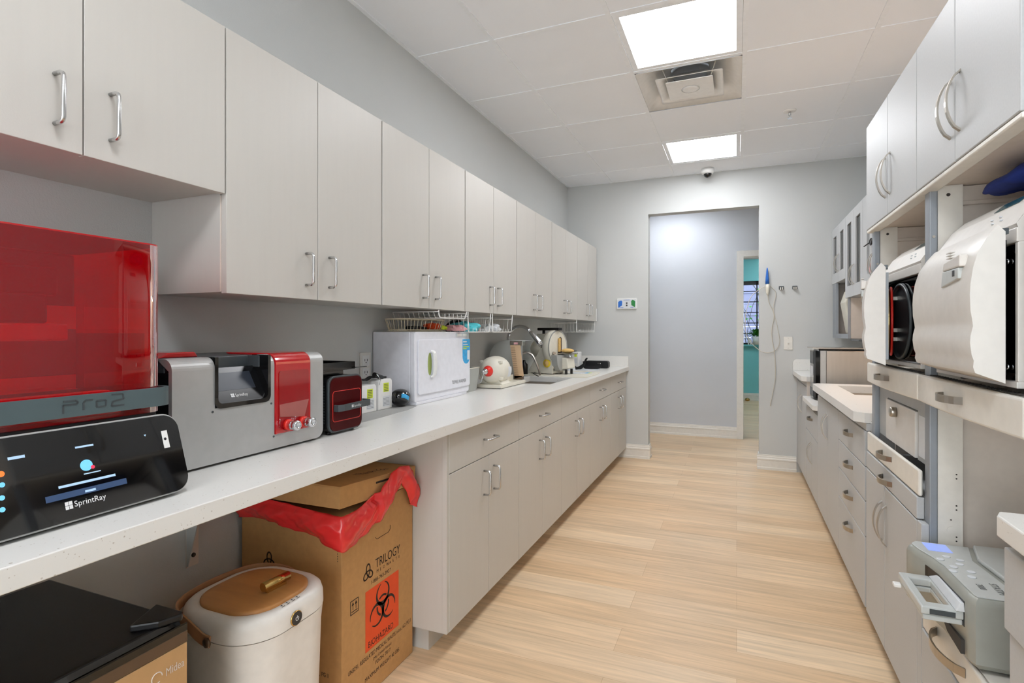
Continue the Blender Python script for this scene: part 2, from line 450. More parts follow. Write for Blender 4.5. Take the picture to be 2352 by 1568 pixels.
for x in xs[1:-1]: b.box(x - .012, x + .012, YB, YF, ZC - .004, ZC)
for y in ys[1:-1]: b.box(XW, XR, y - .012, y + .012, ZC - .0035, ZC)
b.box(XW, XW + .022, YB, YF, ZC - .003, ZC).box(XR - .022, XR, YB, YF, ZC - .003, ZC).box(XW, XR, YF - .022, YF, ZC - .003, ZC)
obj('ceiling_grid', b, 'tbar', ceil)
struct('ceiling_deck', MB().box(XW - .1, XR + .1, YB - .1, YF, ZC + .32, ZC + .36), 'dark')

# light panels
def light_panel(x0, x1, y0, y1, z, label, group=None):
    t = thing('ceiling_light', label, 'light', ((x0 + x1) / 2, (y0 + y1) / 2, z), group=group)
    obj('diffuser', MB().box(x0 + .028, x1 - .028, y0 + .028, y1 - .028, z + .004, z + .007), 'panel', t)
    f = MB().plate([x0, x0 + .03, x1 - .03, x1], [y0, y0 + .03, y1 - .03, y1], z - .001, z + .012, {(1, 1)}, 'z')
    obj('light_frame', f, 'tbar', t)
    obj('light_housing', MB().box(x0 + .01, x1 - .01, y0 + .01, y1 - .01, z + .02, z + .08), 'tbar', t)
    return t
labs = ['square ceiling light panel at the rear of the room behind the viewer', 'square ceiling light panel just behind the viewer over the aisle',
        'large lit square ceiling panel directly in front of the air diffuser', 'smaller looking lit ceiling panel near the far wall, by the dome camera']
for y, l in zip(light_y, labs): light_panel(LX0 + .013, LX1 - .013, y + .013, y + .619, ZC, l, 'ceiling light panels')
light_panel(-1.0, -.4, 6.0, 6.60, ZC - .004, 'ceiling light panel in the hallway hidden above the doorway head')
light_panel(0.35, .95, 8.0, 8.6, ZC - .004, 'ceiling light panel in the teal room nearer the hallway')
light_panel(0.35, .95, 9.6, 10.2, ZC - .004, 'ceiling light panel in the teal room nearer the window')  # second panel, added unseen to brighten the teal room

# air diffuser
vx, vy = (LX0 + LX1) / 2, 2.575 + .632 * 1.5
t = thing('air_diffuser', 'white square stepped ceiling air diffuser between the two light panels', 'vent', (vx, vy, ZC))
hw = .292
def dish(h0, z0, h1, z1, h2, z2, r=.03):
    a = MB(); A = rrect(-h0, h0, -h0, h0, .012, 4); B = rrect(-h1, h1, -h1, h1, r, 4); C = rrect(-h2, h2, -h2, h2, r, 4)
    n = len(A); vs = [(vx + p[0], vy + p[1], z0) for p in A] + [(vx + p[0], vy + p[1], z1) for p in B] + [(vx + p[0], vy + p[1], z2) for p in C]
    fs = [(i, (i + 1) % n, (i + 1) % n + n, i + n) for i in range(n)] + [(i + n, (i + 1) % n + n, (i + 1) % n + 2 * n, i + 2 * n) for i in range(n)]
    return a.add(vs, fs, True)
obj('outer_cone', dish(hw, ZC - .002, .235, ZC + .05, .11, ZC + .085, .05), 'white', t, solid=.002, fix=False)
obj('duct_collar', MB().lathe([(.118, ZC + .08), (.118, ZC + .3)], (vx, vy, 0), 28), 'post', t, fix=False)
m1 = dish(.19, ZC - .008, .175, ZC - .004, .10, ZC + .045, .04); obj('middle_cone', m1, 'white', t, solid=.002, fix=False)
c = MB().prism(rrect(vx - .135, vx + .135, vy - .135, vy + .135, .008, 4), 'z', ZC - .016, ZC - .012)
obj('centre_plate', c, 'white', t)
obj('boss', MB().lathe([(.055, ZC - .0165), (.04, ZC - .021), (.02, ZC - .022), (.0, ZC - .0225)], (vx, vy, 0), 24), 'white', t)
hb = MB()
for sx in (-1, 1):
    for sy in (-1, 1): hb.tube([(vx + sx * .12, vy + sy * .12, ZC - .012), (vx + sx * .15, vy + sy * .15, ZC + .06)], .003, 6)
obj('hanger_wire', hb, 'trim', t)

t = thing('fire_sprinkler', 'small white fire sprinkler head hanging from a ceiling tile', 'sprinkler', (.337, 4.17, ZC))
obj('escutcheon', MB().lathe([(.042, ZC), (.04, ZC - .006), (.015, ZC - .009)], (.337, 4.17, 0), 24), 'white', t)
obj('sprinkler_head', MB().cyl((.337, 4.17, ZC - .035), .009, .03, 12).cyl((.337, 4.17, ZC - .05), .003, .02, 8).cyl((.337, 4.17, ZC - .053), .016, .003, 12), 'chrome', t)

t = thing('dome_camera', 'white dome security camera mounted on the ceiling by the far wall', 'camera', (-.25, 5.36, ZC))
obj('camera_base', MB().lathe([(.056, ZC - .001), (.058, ZC - .03), (.052, ZC - .045), (.036, ZC - .05)], (-.25, 5.36, 0), 28), 'white', t)
obj('camera_dome', MB().lathe([(.037, ZC - .048), (.035, ZC - .06), (.026, ZC - .075), (.012, ZC - .083), (0, ZC - .085)], (-.25, 5.36, 0), 24), 'blackg', t)

# baseboards (profiled)
def bb_prof(h=.138): return [(0, 0), (.017, 0), (.017, .022), (.013, .026), (.013, h * .62), (.016, h * .67), (.016, h * .74), (.010, h * .79), (.010, h * .87), (.007, h * .92), (.007, h), (0, h)]
def baseboard_y(name, x0, x1, y, parent=None):   # runs along X, faces -Y
    return struct(name, MB().prism([(y - a, z) for a, z in bb_prof()], 'x', x0, x1), 'trim', parent)
def baseboard_x(name, x, y0, y1, sgn):
    return struct(name, MB().prism([(x + sgn * a, z) for a, z in bb_prof()], 'y', y0, y1), 'trim')
baseboard_y('baseboard_far_left', -1.125, DX0 + .017, YF)
baseboard_y('baseboard_far_right', DX1 - .017, .497, YF)
baseboard_x('baseboard_jamb_left', DX0, YF - .004, YH0, 1)
baseboard_x('baseboard_jamb_right', DX1, YF - .004, YH0, -1)
baseboard_y('baseboard_hall', -3.1, 0.0, YH1)
baseboard_y('baseboard_hall_east', 1.065, 2.9, YH1)
baseboard_y('baseboard_teal', -1.6, 2.9, TY)
baseboard_x('baseboard_left', XW, YB, .36, 1)
# corner beads of the opening (painted wall colour slightly lighter edge)
struct('trim_1', MB().box(.0, .072, YH1 - .016, YH1, 0, 2.216).box(.072, ODX1, YH1 - .016, YH1, 2.144, 2.216).box(ODX1, ODX1 + .072, YH1 - .016, YH1, 0, 2.216), 'trim', bev=.003)
struct('trim_2', MB().box(.058, ODX0, YH1 - .002, YH1 + .13, 0, 2.146).box(.058, ODX1, YH1 - .002, YH1 + .13, 2.130, 2.146), 'trim', bev=.002)

# window of the teal room
wf = MB()
fy0, fy1 = TY + .03, TY + .07
wf.box(WX0, WX1, fy0, fy1, WZ1 - .07, WZ1).box(WX0, WX1, fy0, fy1, WZ0, WZ0 + .03).box(WX0, WX0 + .03, fy0, fy1, WZ0, WZ1).box(WX1 - .03, WX1, fy0, fy1, WZ0, WZ1)
for k in range(1, 6): wf.box(WX0, WX1, fy0, fy1 - .01, WZ0 + k * .195, WZ0 + k * .195 + .016)
for x in (.335, .60, .87, 1.12): wf.box(x, x + .022, fy0, fy1, WZ0, WZ1)
w = struct('window_1', wf, 'black')
obj('window_pane', MB().box(WX0, WX1, TY + .045, TY + .049, WZ0, WZ1), 'clear', w)
struct('window_1_sill', MB().box(WX0 - .02, WX1 + .02, TY - .05, TY + .04, WZ0 - .03, WZ0), 'teal')

# outside the window
struct('ground_outside', MB().box(-6, 8, 11.2, 17, -.2, -.1), 'ext')
hb = MB()
for k in range(16): hb.box(-6, 8, 15.0 + (.02 if k % 2 else 0), 15.2, .0 + k * .28, .0 + k * .28 + .275)
tag(obj('neighbour_house', hb, 'ext'), 'pale blue sided house wall seen through the black grid window', 'building')
t = thing('garden_shrub', 'bare twiggy shrub with a few dark leaves outside the window', 'shrub', (.5, 12.1, -.1))
tw = MB(); lf = MB()
for k in range(26):
    p = Vector((.5 + random.uniform(-.25, .35), 12.1 + random.uniform(-.2, .2), -.1)); d = Vector((random.uniform(-.2, .2), random.uniform(-.06, .06), 1)); pts = [tuple(p)]
    for q in range(9):
        p = p + d.normalized() * .28; d += Vector((random.uniform(-.3, .3), random.uniform(-.08, .08), random.uniform(-.15, .1))); pts.append(tuple(p))
        if q > 4 and random.random() < .8:
            c = p + Vector((random.uniform(-.06, .06), 0, random.uniform(-.05, .05)))
            lf.add([c + Vector((-.03, 0, 0)), c + Vector((0, .01, .022)), c + Vector((.035, 0, .01)), c + Vector((0, -.01, -.02))], [(0, 1, 2, 3)])
    tw.tube(pts, .006, 5)
obj('twigs', tw, 'twig', t); obj('leaves', lf, 'leaf', t, solid=.002)

t = thing('potted_plant', 'leafy green plant in a white pot on the teal window sill', 'plant', (.33, TY - .02, WZ0))
obj('pot', MB().lathe([(.052, WZ0), (.068, WZ0 + .15), (.062, WZ0 + .15), (.05, WZ0 + .12)], (.33, TY - .03, 0), 20), 'white', t, fix=False)
lf = MB()
for k in range(70):
    a = random.uniform(0, 2 * PI); e = random.uniform(-.1, 1.2); r = random.uniform(.03, .14)
    c = Vector((.33 + r * math.cos(a) * math.cos(e), TY - .05 + .5 * r * math.sin(a) * math.cos(e), WZ0 + .17 + r * math.sin(e)))
    u = Vector((math.cos(a), math.sin(a) * .5, .4)).normalized() * .035; w_ = Vector((-math.sin(a), math.cos(a), 0)) * .022
    lf.add([c - u, c + w_, c + u * 1.3, c - w_], [(0, 1, 2, 3)])
obj('foliage', lf, 'leaf', t, solid=.0015)
t = MB().prism(rrect(.185, .255, WZ0 + .03, WZ0 + .1, .02, 4), 'y', TY - .05, TY - .02)
t.box(.19, .212, TY - .05, TY - .02, WZ0, WZ0 + .05).box(.228, .25, TY - .05, TY - .02, WZ0, WZ0 + .05)
tag(obj('tooth_figurine', t, 'white', bev=.004), 'small white tooth shaped figurine on the teal window sill', 'figurine')
tag(obj('door_stop', MB().sphere((.18, TY - .13, .03), .045, .03, .03), 'gold'), 'small brass door stop on the floor of the teal room', 'door stop')

# ================================================================== FAR WALL ITEMS
yf = YF
t = thing('wall_sign', 'small framed white sign with blue and green panels left of the doorway', 'sign', (-1.02, yf, 1.545))
obj('sign_frame', MB().prism(rrect(-1.121, -.921, 1.493, 1.602, .008, 3), 'y', yf - .014, yf), 'white', t, bev=.002)
obj('sign_face', MB().box(-1.113, -.929, yf - .0155, yf - .0135, 1.501, 1.592), 'label', t)
obj('blue_shape', MB().prism([(-1.107, 1.515), (-1.098, 1.506), (-1.085, 1.52), (-1.068, 1.53), (-1.066, 1.568), (-1.075, 1.58), (-1.09, 1.577), (-1.107, 1.565)], 'y', yf - .0175, yf - .015), 'blue', t)
obj('green_shape', MB().prism([(-.938, 1.52), (-.946, 1.508), (-.955, 1.522), (-.975, 1.53), (-.977, 1.572), (-.966, 1.584), (-.950, 1.58), (-.937, 1.57)], 'y', yf - .0175, yf - .015), 'green', t)
cm = MB().box(-1.028, -1.014, yf - .0175, yf - .015, 1.545, 1.56).box(-1.028, -1.014, yf - .0175, yf - .015, 1.522, 1.537)
obj('black_square', cm, 'black', t)
obj('caption_line', MB().box(-1.053, -.99, yf - .0172, yf - .015, 1.582, 1.5845).box(-1.09, -1.055, yf - .0172, yf - .015, 1.506, 1.5095).box(-.985, -.955, yf - .0172, yf - .015, 1.508, 1.5115), 'blue', t)

def switch(x, z, y, label):
    t = thing('light_switch', label, 'switch', (x, y, z))
    obj('switch_plate', MB().box(x - .036, x + .036, y - .006, y, z - .058, z + .058), 'trim', t, bev=.002)
    obj('toggle', MB().prism([(y - .006, z - .012), (y - .018, z + .004), (y - .016, z + .01), (y - .006, z + .010)], 'x', x - .005, x + .005), 'white', t)
    obj('screw', MB().cyl((x, y - .0072, z + .045), .003, .0015, 10, 'y').cyl((x, y - .0072, z - .045), .003, .0015, 10, 'y'), 'nickel', t)
switch(.431, 1.161, yf, 'white toggle light switch on the far wall right of the doorway')
def hook(x, label):
    t = thing('wall_clip', label, 'clip', (x, yf, 1.662), group='grey wall clips')
    obj('clip_plate', MB().box(x - .02, x + .02, yf - .008, yf, 1.648, 1.678), 'dgrey', t, bev=.002)
    obj('clip_jaw', MB().box(x - .012, x - .004, yf - .026, yf - .008, 1.645, 1.668).box(x + .004, x + .012, yf - .026, yf - .008, 1.645, 1.668), 'nickel', t)
hook(.375, 'grey wall clip nearer the doorway and the hanging cord'); hook(.484, 'grey wall clip farther from the doorway, above the light switch')
t = thing('hanging_wand', 'blue and cream handheld wand hanging on the wall by its cord', 'wand', (.262, yf, 1.7))
obj('wand_tip', MB().lathe([(.003, 1.85), (.006, 1.84), (.013, 1.76), (.017, 1.70)], (.258, yf - .022, 0), 12), 'blue', t)
obj('wand_handle', MB().lathe([(.017, 1.70), (.018, 1.66), (.014, 1.62), (.006, 1.60)], (.262, yf - .022, 0), 12), 'cream', t)
obj('wand_bracket', MB().box(.245, .28, yf - .012, yf, 1.672, 1.69), 'dgrey', t)
cd = MB()
def spl(pts, n=6):
    out = []
    P = [Vector(p) for p in pts]; P = [P[0]] + P + [P[-1]]
    for i in range(1, len(P) - 2):
        for k in range(n):
            u = k / n; a, b_, c_, d_ = P[i - 1], P[i], P[i + 1], P[i + 2]
            out.append(tuple(.5 * ((2 * b_) + (-a + c_) * u + (2 * a - 5 * b_ + 4 * c_ - d_) * u * u + (-a + 3 * b_ - 3 * c_ + d_) * u ** 3)))
    out.append(tuple(P[-2])); return out
yc = yf - .008
cd.tube(spl([(.262, yc - .014, 1.60), (.275, yc, 1.53), (.315, yc, 1.42), (.295, yc, 1.26), (.32, yc, 1.05), (.325, yc, .85), (.30, yc, .68), (.285, yc, .60), (.288, yc, .585)]), .0035, 6)
cd.tube(spl([(.262, yc - .006, 1.68), (.21, yc - .01, 1.665), (.12, yc - .03, 1.58), (.075, yc - .05, 1.40), (.09, yc - .04, 1.22), (.20, yc - .01, 1.09), (.30, yc, 1.08), (.36, yc, 1.16), (.34, yc, 1.32), (.31, yc, 1.48), (.33, yc, 1.62), (.275, yc, 1.69)]), .0028, 6)
obj('cord', cd, 'cord', t)

# ================================================================== HANDLES
def wire_pull(vertical=True, L=.105, d=.032, r=.0046):
    h = L / 2; c = .011
    pts = [(0, 0, -h), (d - c, 0, -h), (d - c * .3, 0, -h + c * .3), (d, 0, -h + c), (d, 0, h - c), (d - c * .3, 0, h - c * .3), (d - c, 0, h), (0, 0, h)]
    if not vertical: pts = [(x, z, y) for x, y, z in pts]
    return mesh('pull', MB().tube(pts, r, 8), 'pull')
PV, PH = wire_pull(True), wire_pull(False)
def pull(parent, x, y, z, vertical=True):
    o = obj('handle', PV if vertical else PH, None, parent); o.location = Vector((x, y, z)) - ORG[parent.name]; return o
def bow_pull(L, vertical=True, w=.011, d=.028):
    n = 12; pts = []
    for k in range(n + 1):
        u = -1 + 2 * k / n; pts.append((-(d * (1 - u * u) ** .75) - .0, 0, u * L / 2))
    pts = [(0.002, 0, -L / 2)] + pts[1:-1] + [(0.002, 0, L / 2)]
    b_ = MB().tube(pts, 0, flat=(w, .0045, (0, 1, 0)))
    if not vertical: b_.v = [(x, z, y) for x, y, z in b_.v]
    return mesh('bow_pull', b_, 'nickel')
BV = bow_pull(.148); BH = bow_pull(.13, False, .018)
def bow(parent, x, y, z, vertical=True, me=None):
    o = obj('handle', me or (BV if vertical else BH), None, parent); o.location = Vector((x, y, z)) - ORG[parent.name]; return o

# ================================================================== LEFT BASE CABINETS
def hollow(x0, x1, y0, y1, z0, z1, th=.016):
    return MB().box(x0, x1, y0, y0 + th, z0, z1).box(x0, x1, y1 - th, y1, z0, z1).box(x0, x1, y0 + th, y1 - th, z0, z0 + th).box(x0, x0 + .004, y0 + th, y1 - th, z0 + th, z1).box(x1 - .004, x1, y0 + th, y1 - th, z0 + th, z1)
def base_unit(y0, y1, label, drawer_pull=True, handle_z=.60, group='grey base cabinets along the left wall'):
    t = thing('base_cabinet', label, 'cabinet', ((XD + XW) / 2, (y0 + y1) / 2, 0), group=group)
    bd = MB().box(XW + .002, XD - .022, y0, y1, .1, .873) if drawer_pull else hollow(XW + .002, XD - .022, y0, y1, .1, .866)
    obj('carcass', bd, 'lam_l', t)
    obj('toe_kick', MB().box(XW + .002, -1.13, y0 + (.018 if y0 < 1.9 else 0), y1, 0, .1), 'lam_l', t)
    ym = (y0 + y1) / 2; g = .0016
    for a, c in ((y0 + g, ym - g), (ym + g, y1 - g)):
        d = obj('door', MB().box(XD - .02, XD, a, c, .1, .710), 'lam_l', t, bev=.0012)
        pull(d, XD, ym + (-.052 if c < ym else .052), .60)
    d = obj('drawer', MB().box(XD - .02, XD, y0 + g, y1 - g, .7135, .868), 'lam_l', t, bev=.0012)
    if drawer_pull: pull(d, XD, ym, .79, False)
    return t
u1 = base_unit(1.842, 2.5682, 'grey base cabinet nearest the biohazard box, with drawer and two doors')
obj('end_panel', MB().box(XW + .002, XD - .022, 1.826, 1.841, .1, .873).box(XD - .0215, XD - .002, 1.826, 1.8425, .1, .868), 'lam_l', u1)
obj('leveller_bolt', MB().cyl((-1.17, 1.845, .094), .006, .012, 10, 'y'), 'gold', u1)
dup_l = [(2, 'grey base cabinet second from the biohazard box, under the towel warmer'), (4, 'grey base cabinet second from the far wall, beyond the sink'), (5, 'grey base cabinet against the far wall at the counter end')]
base_unit(2.5682, 3.2944, dup_l[0][1])
base_unit(3.2944, 4.0206, 'grey sink base cabinet with a plain drawer front without handle', drawer_pull=False)
u4 = base_unit(4.0206, 4.7468, dup_l[1][1])
dup(u4, (0, 0.7262, 0), dup_l[2][1], 'grey base cabinets along the left wall')

# countertop left, sink hole
SKX0, SKX1, SKY0, SKY1 = -1.50, -1.15, 3.43, 3.98
t = thing('left_countertop', 'long white speckled quartz countertop along the left wall', 'countertop', (-1.32, 2.6, .875))
sl = obj('slab', MB().plate([XW + .001, SKX0, SKX1, XC], [-.6, SKY0, SKY1, YF - .001], .8745, .9144, {(1, 1)}, 'z'), 'quartz', t, bev=.002)
tag(obj('backsplash', MB().prism([(-1.644, .9146), (XC - .005, .9146), (XC - .005, 1.01), (XC - .012, 1.016), (-1.644, 1.016)], 'y', YF - .021, YF - .001), 'quartz', bev=.002), 'white quartz backsplash at the far end of the left countertop', 'backsplash')
bs = MB(); d = .19
bs.plate([SKX0 - .01, SKX0, SKX1, SKX1 + .01], [SKY0 - .01, SKY0, SKY1, SKY1 + .01], .868, .8735, {(1, 1)}, 'z')
bs.add([(SKX0, SKY0, .872), (SKX1, SKY0, .872), (SKX1, SKY1, .872), (SKX0, SKY1, .872), (SKX0 + .02, SKY0 + .02, .70), (SKX1 - .02, SKY0 + .02, .70), (SKX1 - .02, SKY1 - .02, .70), (SKX0 + .02, SKY1 - .02, .70)],
       [(0, 1, 5, 4), (1, 2, 6, 5), (2, 3, 7, 6), (3, 0, 4, 7), (4, 5, 6, 7)])
tag(obj('undermount_sink', bs, 'steel2', fix=False), 'rectangular stainless sink set into the left countertop', 'sink')

# shelf bracket below the counter
t = thing('counter_bracket', 'painted triangular steel bracket holding the left countertop to the wall', 'bracket', (XW, 1.23, .5))
obj('gusset', MB().prism([(XW + .0045, .505), (XW + .010, .505), (XW + .115, .845), (XW + .40, .860), (XW + .40, .8695), (XW + .0045, .8695)], 'y', 1.212, 1.216), 'wall', t)
obj('wall_flange', MB().box(XW + .001, XW + .004, 1.212, 1.255, .50, .873), 'mel', t)
obj('bolt_head', MB().cyl((XW + .004, 1.236, .535), .007, .004, 10, 'x'), 'dark', t)
obj('top_flange', MB().box(XW + .004, XW + .40, 1.212, 1.255, .870, .8735), 'wall', t)

# ================================================================== LEFT WALL CABINETS
def wall_unit(y0, y1, z0, label, hz, group='grey wall cabinets along the left wall'):
    z1 = 2.122
    t = thing('wall_cabinet', label, 'cabinet', ((XU + XW) / 2, (y0 + y1) / 2, z0), group=group)
    obj('carcass', MB().box(XW + .001, XU - .024, y0 + .0006, y1 - .0006, z0 + .004, z1 - .002), 'lam_l', t)
    ym = (y0 + y1) / 2; g = .0017
    for a, c in ((y0 + g, ym - g), (ym + g, y1 - g)):
        d = obj('door', MB().box(XU - .021, XU, a, c, z0, z1), 'lam_l', t, bev=.0012)
        pull(d, XU, ym + (-.055 if c < ym else .055), hz)
    return t
wall_unit(.382, 1.100, 1.652, 'raised short grey wall cabinet above the red printer hood', 1.755)
w1 = wall_unit(1.102, 1.8265, 1.3725, 'tall grey wall cabinet beside the raised cabinet, its grey side exposed', 1.472)
obj('edge_strip', MB().box(XU - .0235, XU - .0215, 1.1015, 1.1045, 1.378, 1.65), 'mel', w1)
for k, l in enumerate(['grey wall cabinet above the towel warmer and cream basket', 'grey wall cabinet holding the filled hanging wire baskets', 'grey wall cabinet above the sink faucet', 'grey wall cabinet above the model trimmer, second from the far wall', 'last grey wall cabinet touching the far wall, empty wire basket under it']):
    w = dup(w1, (0, .7295 * (k + 1), 0), l)
    for c in list(w.children):
        if c.name.startswith('edge_strip'): bpy.data.objects.remove(c)
rs = MB().box(XU + .001, XU + .006, 5.443, 5.473, 1.372, 1.50)
for k in range(12): rs.box(XU + .006, XU + .0075, 5.443, 5.458, 1.378 + k * .01, 1.380 + k * .01)
tag(obj('ruler_strip', rs, 'white'), 'white ribbed plastic strip on the far end of the wall cabinets', 'strip')

# ================================================================== WIRE BASKETS
def hang_basket(y0, y1, label, mname='white_wire', x0=-1.60, x1=-1.335, z0=1.262, z1=1.345, nf=5, nd=9, arms=True):
    t = thing('wire_basket', label, 'basket', ((x0 + x1) / 2, (y0 + y1) / 2, z0), group='white wire baskets under the wall cabinets')
    fr = MB(); in_ = .018
    fr.tube([(x1, y0, 1.371), (x1 - .004, y0 + in_ * .5, z0 + .012), (x1 - .004, y0 + in_, z0), (x1 - .004, y1 - in_, z0), (x1 - .004, y1 - in_ * .5, z0 + .012), (x1, y1, 1.371)], .0026, 8)
    fr.tube([(x0, y0, z1), (x1, y0, z1)], .0022, 6).tube([(x0, y1, z1), (x1, y1, z1)], .0022, 6).tube([(x0, y0, z1), (x0, y1, z1)], .0022, 6)
    obj('frame', fr, mname, t)
    g = MB()
    for k in range(nd + 1):
        x = x0 + (x1 - x0) * k / nd; g.tube([(x, y0, z1), (x, y0 + in_, z0), (x, y1 - in_, z0), (x, y1, z1)], .0013, 5)
    for k in range(1, nf + 1):
        y = y0 + in_ + (y1 - y0 - 2 * in_) * k / (nf + 1); g.tube([(x0, y, z1), (x0 + .006, y, z0), (x1, y, z0)], .0013, 5)
        g.tube([(x1, y, z0), (x1, y, z0 + .02)], .0013, 5)
    obj('wires', g, mname, t)
    return t
hang_basket(2.29, 2.585, 'shallow white wire basket hanging right above the cream wire basket', z0=1.333, z1=1.362)
hang_basket(2.60, 2.89, 'white wire basket in the middle with turquoise packets')
hang_basket(2.915, 3.225, 'white wire basket nearest the faucet with clear bags')
hang_basket(4.74, 5.42, 'empty white wire basket hanging by the far wall', nf=22)

def crumple(c, r, name, m, label, cat, seed, group=None, flat=.5):
    rnd = random.Random(seed); n, mm = 14, 8; vs = []
    def fn(u, v):
        a = 2 * PI * u; t_ = PI * v; k = 1 + .28 * math.sin(5 * a + seed) * math.sin(3 * t_ + seed * 2) + .14 * math.sin(9 * a + seed * 3) * math.sin(t_)
        return (c[0] + r[0] * k * math.sin(t_) * math.cos(a), c[1] + r[1] * k * math.sin(t_) * math.sin(a), c[2] + r[2] * max(-.6, k * math.cos(t_)))
    return tag(obj(name, MB().grid(fn, 20, 12, False), m), label, cat, group)
crumple((-1.50, 2.50, 1.289), (.045, .035, .02), 'bag_packet', 'orange', 'orange and lime packet lying in the cream wire basket', 'packet', 1)
crumple((-1.465, 2.545, 1.283), (.03, .02, .014), 'bag_packet', 'lime', 'lime green packet lying in the cream wire basket', 'packet', 2)
crumple((-1.42, 2.62, 1.28), (.06, .03, .02), 'bag_packet', 'pink', 'pink wrap beside the turquoise packet in the middle basket', 'packet', 3)
crumple((-1.42, 2.73, 1.285), (.08, .055, .033), 'bag_packet', 'aqua', 'turquoise crumpled packet in the middle wire basket', 'packet', 4)
crumple((-1.52, 2.80, 1.285), (.06, .05, .04), 'bag_packet', 'dgrey', 'dark grey pouch behind the turquoise packet', 'packet', 5)
crumple((-1.43, 3.05, 1.283), (.07, .08, .028), 'bag_packet', 'label', 'clear bag in the wire basket nearest the faucet', 'packet', 6)
crumple((-1.52, 2.99, 1.288), (.06, .04, .035), 'bag_packet', 'pink', 'pale pink packet in the wire basket nearest the faucet', 'packet', 7)

# ================================================================== RED HOOD PRINTER
t = thing('resin_printer', 'large desktop printer with transparent red hood and black touchscreen base', 'printer', (-1.35, .62, .9144))
PY0, PY1 = .405, .822
obj('feet', MB().box(-1.20, -1.16, PY0 + .04, PY0 + .08, .9144, .923).box(-1.20, -1.16, PY1 - .08, PY1 - .04, .9144, .923).box(-1.58, -1.5, PY0 + .04, PY1 - .04, .9144, .923), 'black', t)
obj('base_body', MB().prism([(-1.124, .925), (-1.17, 1.074), (-1.60, 1.074), (-1.60, .922), (-1.124, .922)], 'y', PY0 + .012, PY1 - .012), 'black', t, bev=.008)
ux = Vector((-.05, 0, .158)).normalized(); nx = Vector((.158, 0, .05)).normalized()
MT = Matrix(((0, ux.x, nx.x, -1.10), (1, 0, 0, 0), (0, ux.z, nx.z, .922), (0, 0, 0, 1)))
def scr(mb, dz=0): return mb.xf(MT)
obj('bezel', scr(MB().prism(rrect(PY0, PY1 + .004, 0, .172, .034, 8, (1, 1, 1, 1)), 'z', -.022, -.002)), 'alu', t, bev=.002)
gl = obj('touch_screen', scr(MB().prism(rrect(PY0 + .003, PY1 + .001, .003, .168, .032, 8), 'z', -.002, .001)), 'blackg', t)
s_ = MB().text('SprintRay', .0145, (.602, .0255, .0013), (1, 0, 0), (0, 1, 0), sx=.95)
for q in ((0, 0), (1, 0), (0, 1), (1, 1)): s_.box(.588 + q[0] * .0062, .5935 + q[0] * .0062, .0235 + q[1] * .0072, .0300 + q[1] * .0072, .0013, .0014)
obj('logo', scr(s_), 'logo_white', gl)
s_ = MB()
for a, b_, v, h in ((.620, .651, .131, .0035), (.583, .679, .0655, .0045), (.626, .655, .0795, .002), (.519, .543, .132, .005), (.623, .641, .0478, .004)):
    obj('text_line', scr(MB().box(a, b_, v - h / 2, v + h / 2, .0013, .0014)), 'ui_white', gl)
obj('signal_icon', scr(MB().prism([(.7465, .133), (.7515, .133), (.749, .129)], 'z', .0013, .0014)), 'ui_white', gl)
obj('menu_bar', scr(MB().box(.561, .697, .0435, .0545, .0012, .00125)), 'ui_bar', gl)
obj('user_badge', scr(MB().cyl((.633, .095, .0012), .0105, .0002, 28)), 'ui_blue', gl)
obj('alert_dot', scr(MB().cyl((.643, .0895, .0015), .0035, .0002, 16)), 'ui_red', gl)
obj('orange_dot', scr(MB().cyl((.507, .109, .0013), .005, .0002, 16)), 'ui_orange', gl)
for q in ((.506, .091), (.503, .070), (.501, .051)): obj('blue_dot', scr(MB().cyl((q[0], q[1], .0013), .0042, .0002, 16)), 'ui_blue', gl)
obj('white_sticker', scr(MB().box(.7835, .796, .097, .1345, .0012, .0016)), 'white', t)
obj('sticker_dot', scr(MB().cyl((.789, .1165, .0016), .003, .0002, 14)), 'black', t)
# upper deck, interior and hood
obj('deck', MB().box(-1.58, -1.18, PY0 + .02, PY1 - .02, 1.074, 1.088), 'black', t, bev=.003)
HX = -1.178
hood = rrect(PY0 + .012, PY1 - .002, -1.52, HX, .035, 8, (1, 0, 0, 1))
hood = [(b_, a) for a, b_ in hood]
def shell(poly, z0, z1, th, top=True):
    n = len(poly); cx_ = sum(p[0] for p in poly) / n; cy_ = sum(p[1] for p in poly) / n
    m_ = MB().prism(poly, 'z', z0, z1, caps=False, smooth=True)
    if top: m_.add([(p[0], p[1], z1) for p in poly], [tuple(range(n))])
    return m_
obj('red_hood', shell(hood, 1.088, 1.452, .004), 'redglass', t, fix=False, wn=True)
obj('hood_rim', MB().prism([(a, b_) for a, b_ in hood], 'z', 1.452, 1.455), 'red', t)
obj('rear_column', MB().box(-1.60, -1.49, PY0 + .02, PY1 - .01, 1.08, 1.45), 'dgrey', t, bev=.006)
obj('side_fin', MB().box(-1.52, -1.26, PY1 - .001, PY1 + .006, 1.075, 1.26), 'black', t)
obj('build_arm', MB().box(-1.49, -1.34, .46, .70, 1.34, 1.40).box(-1.49, -1.30, .50, .66, 1.28, 1.34), 'dgrey', t, bev=.006)
obj('build_platform', MB().box(-1.42, -1.27, .47, .68, 1.245, 1.28), 'alu', t, bev=.004)
obj('resin_tank', MB().box(-1.46, -1.23, .45, .76, 1.088, 1.135), 'redp', t, bev=.004)
obj('tank_clamp', MB().cyl((-1.222, .56, 1.12), .014, .006, 16, 'x').box(-1.24, -1.222, .69, .73, 1.12, 1.14), 'pink', t)
obj('light_bar', MB().box(-1.475, -1.47, .43, .60, 1.318, 1.322), 'redled', t)
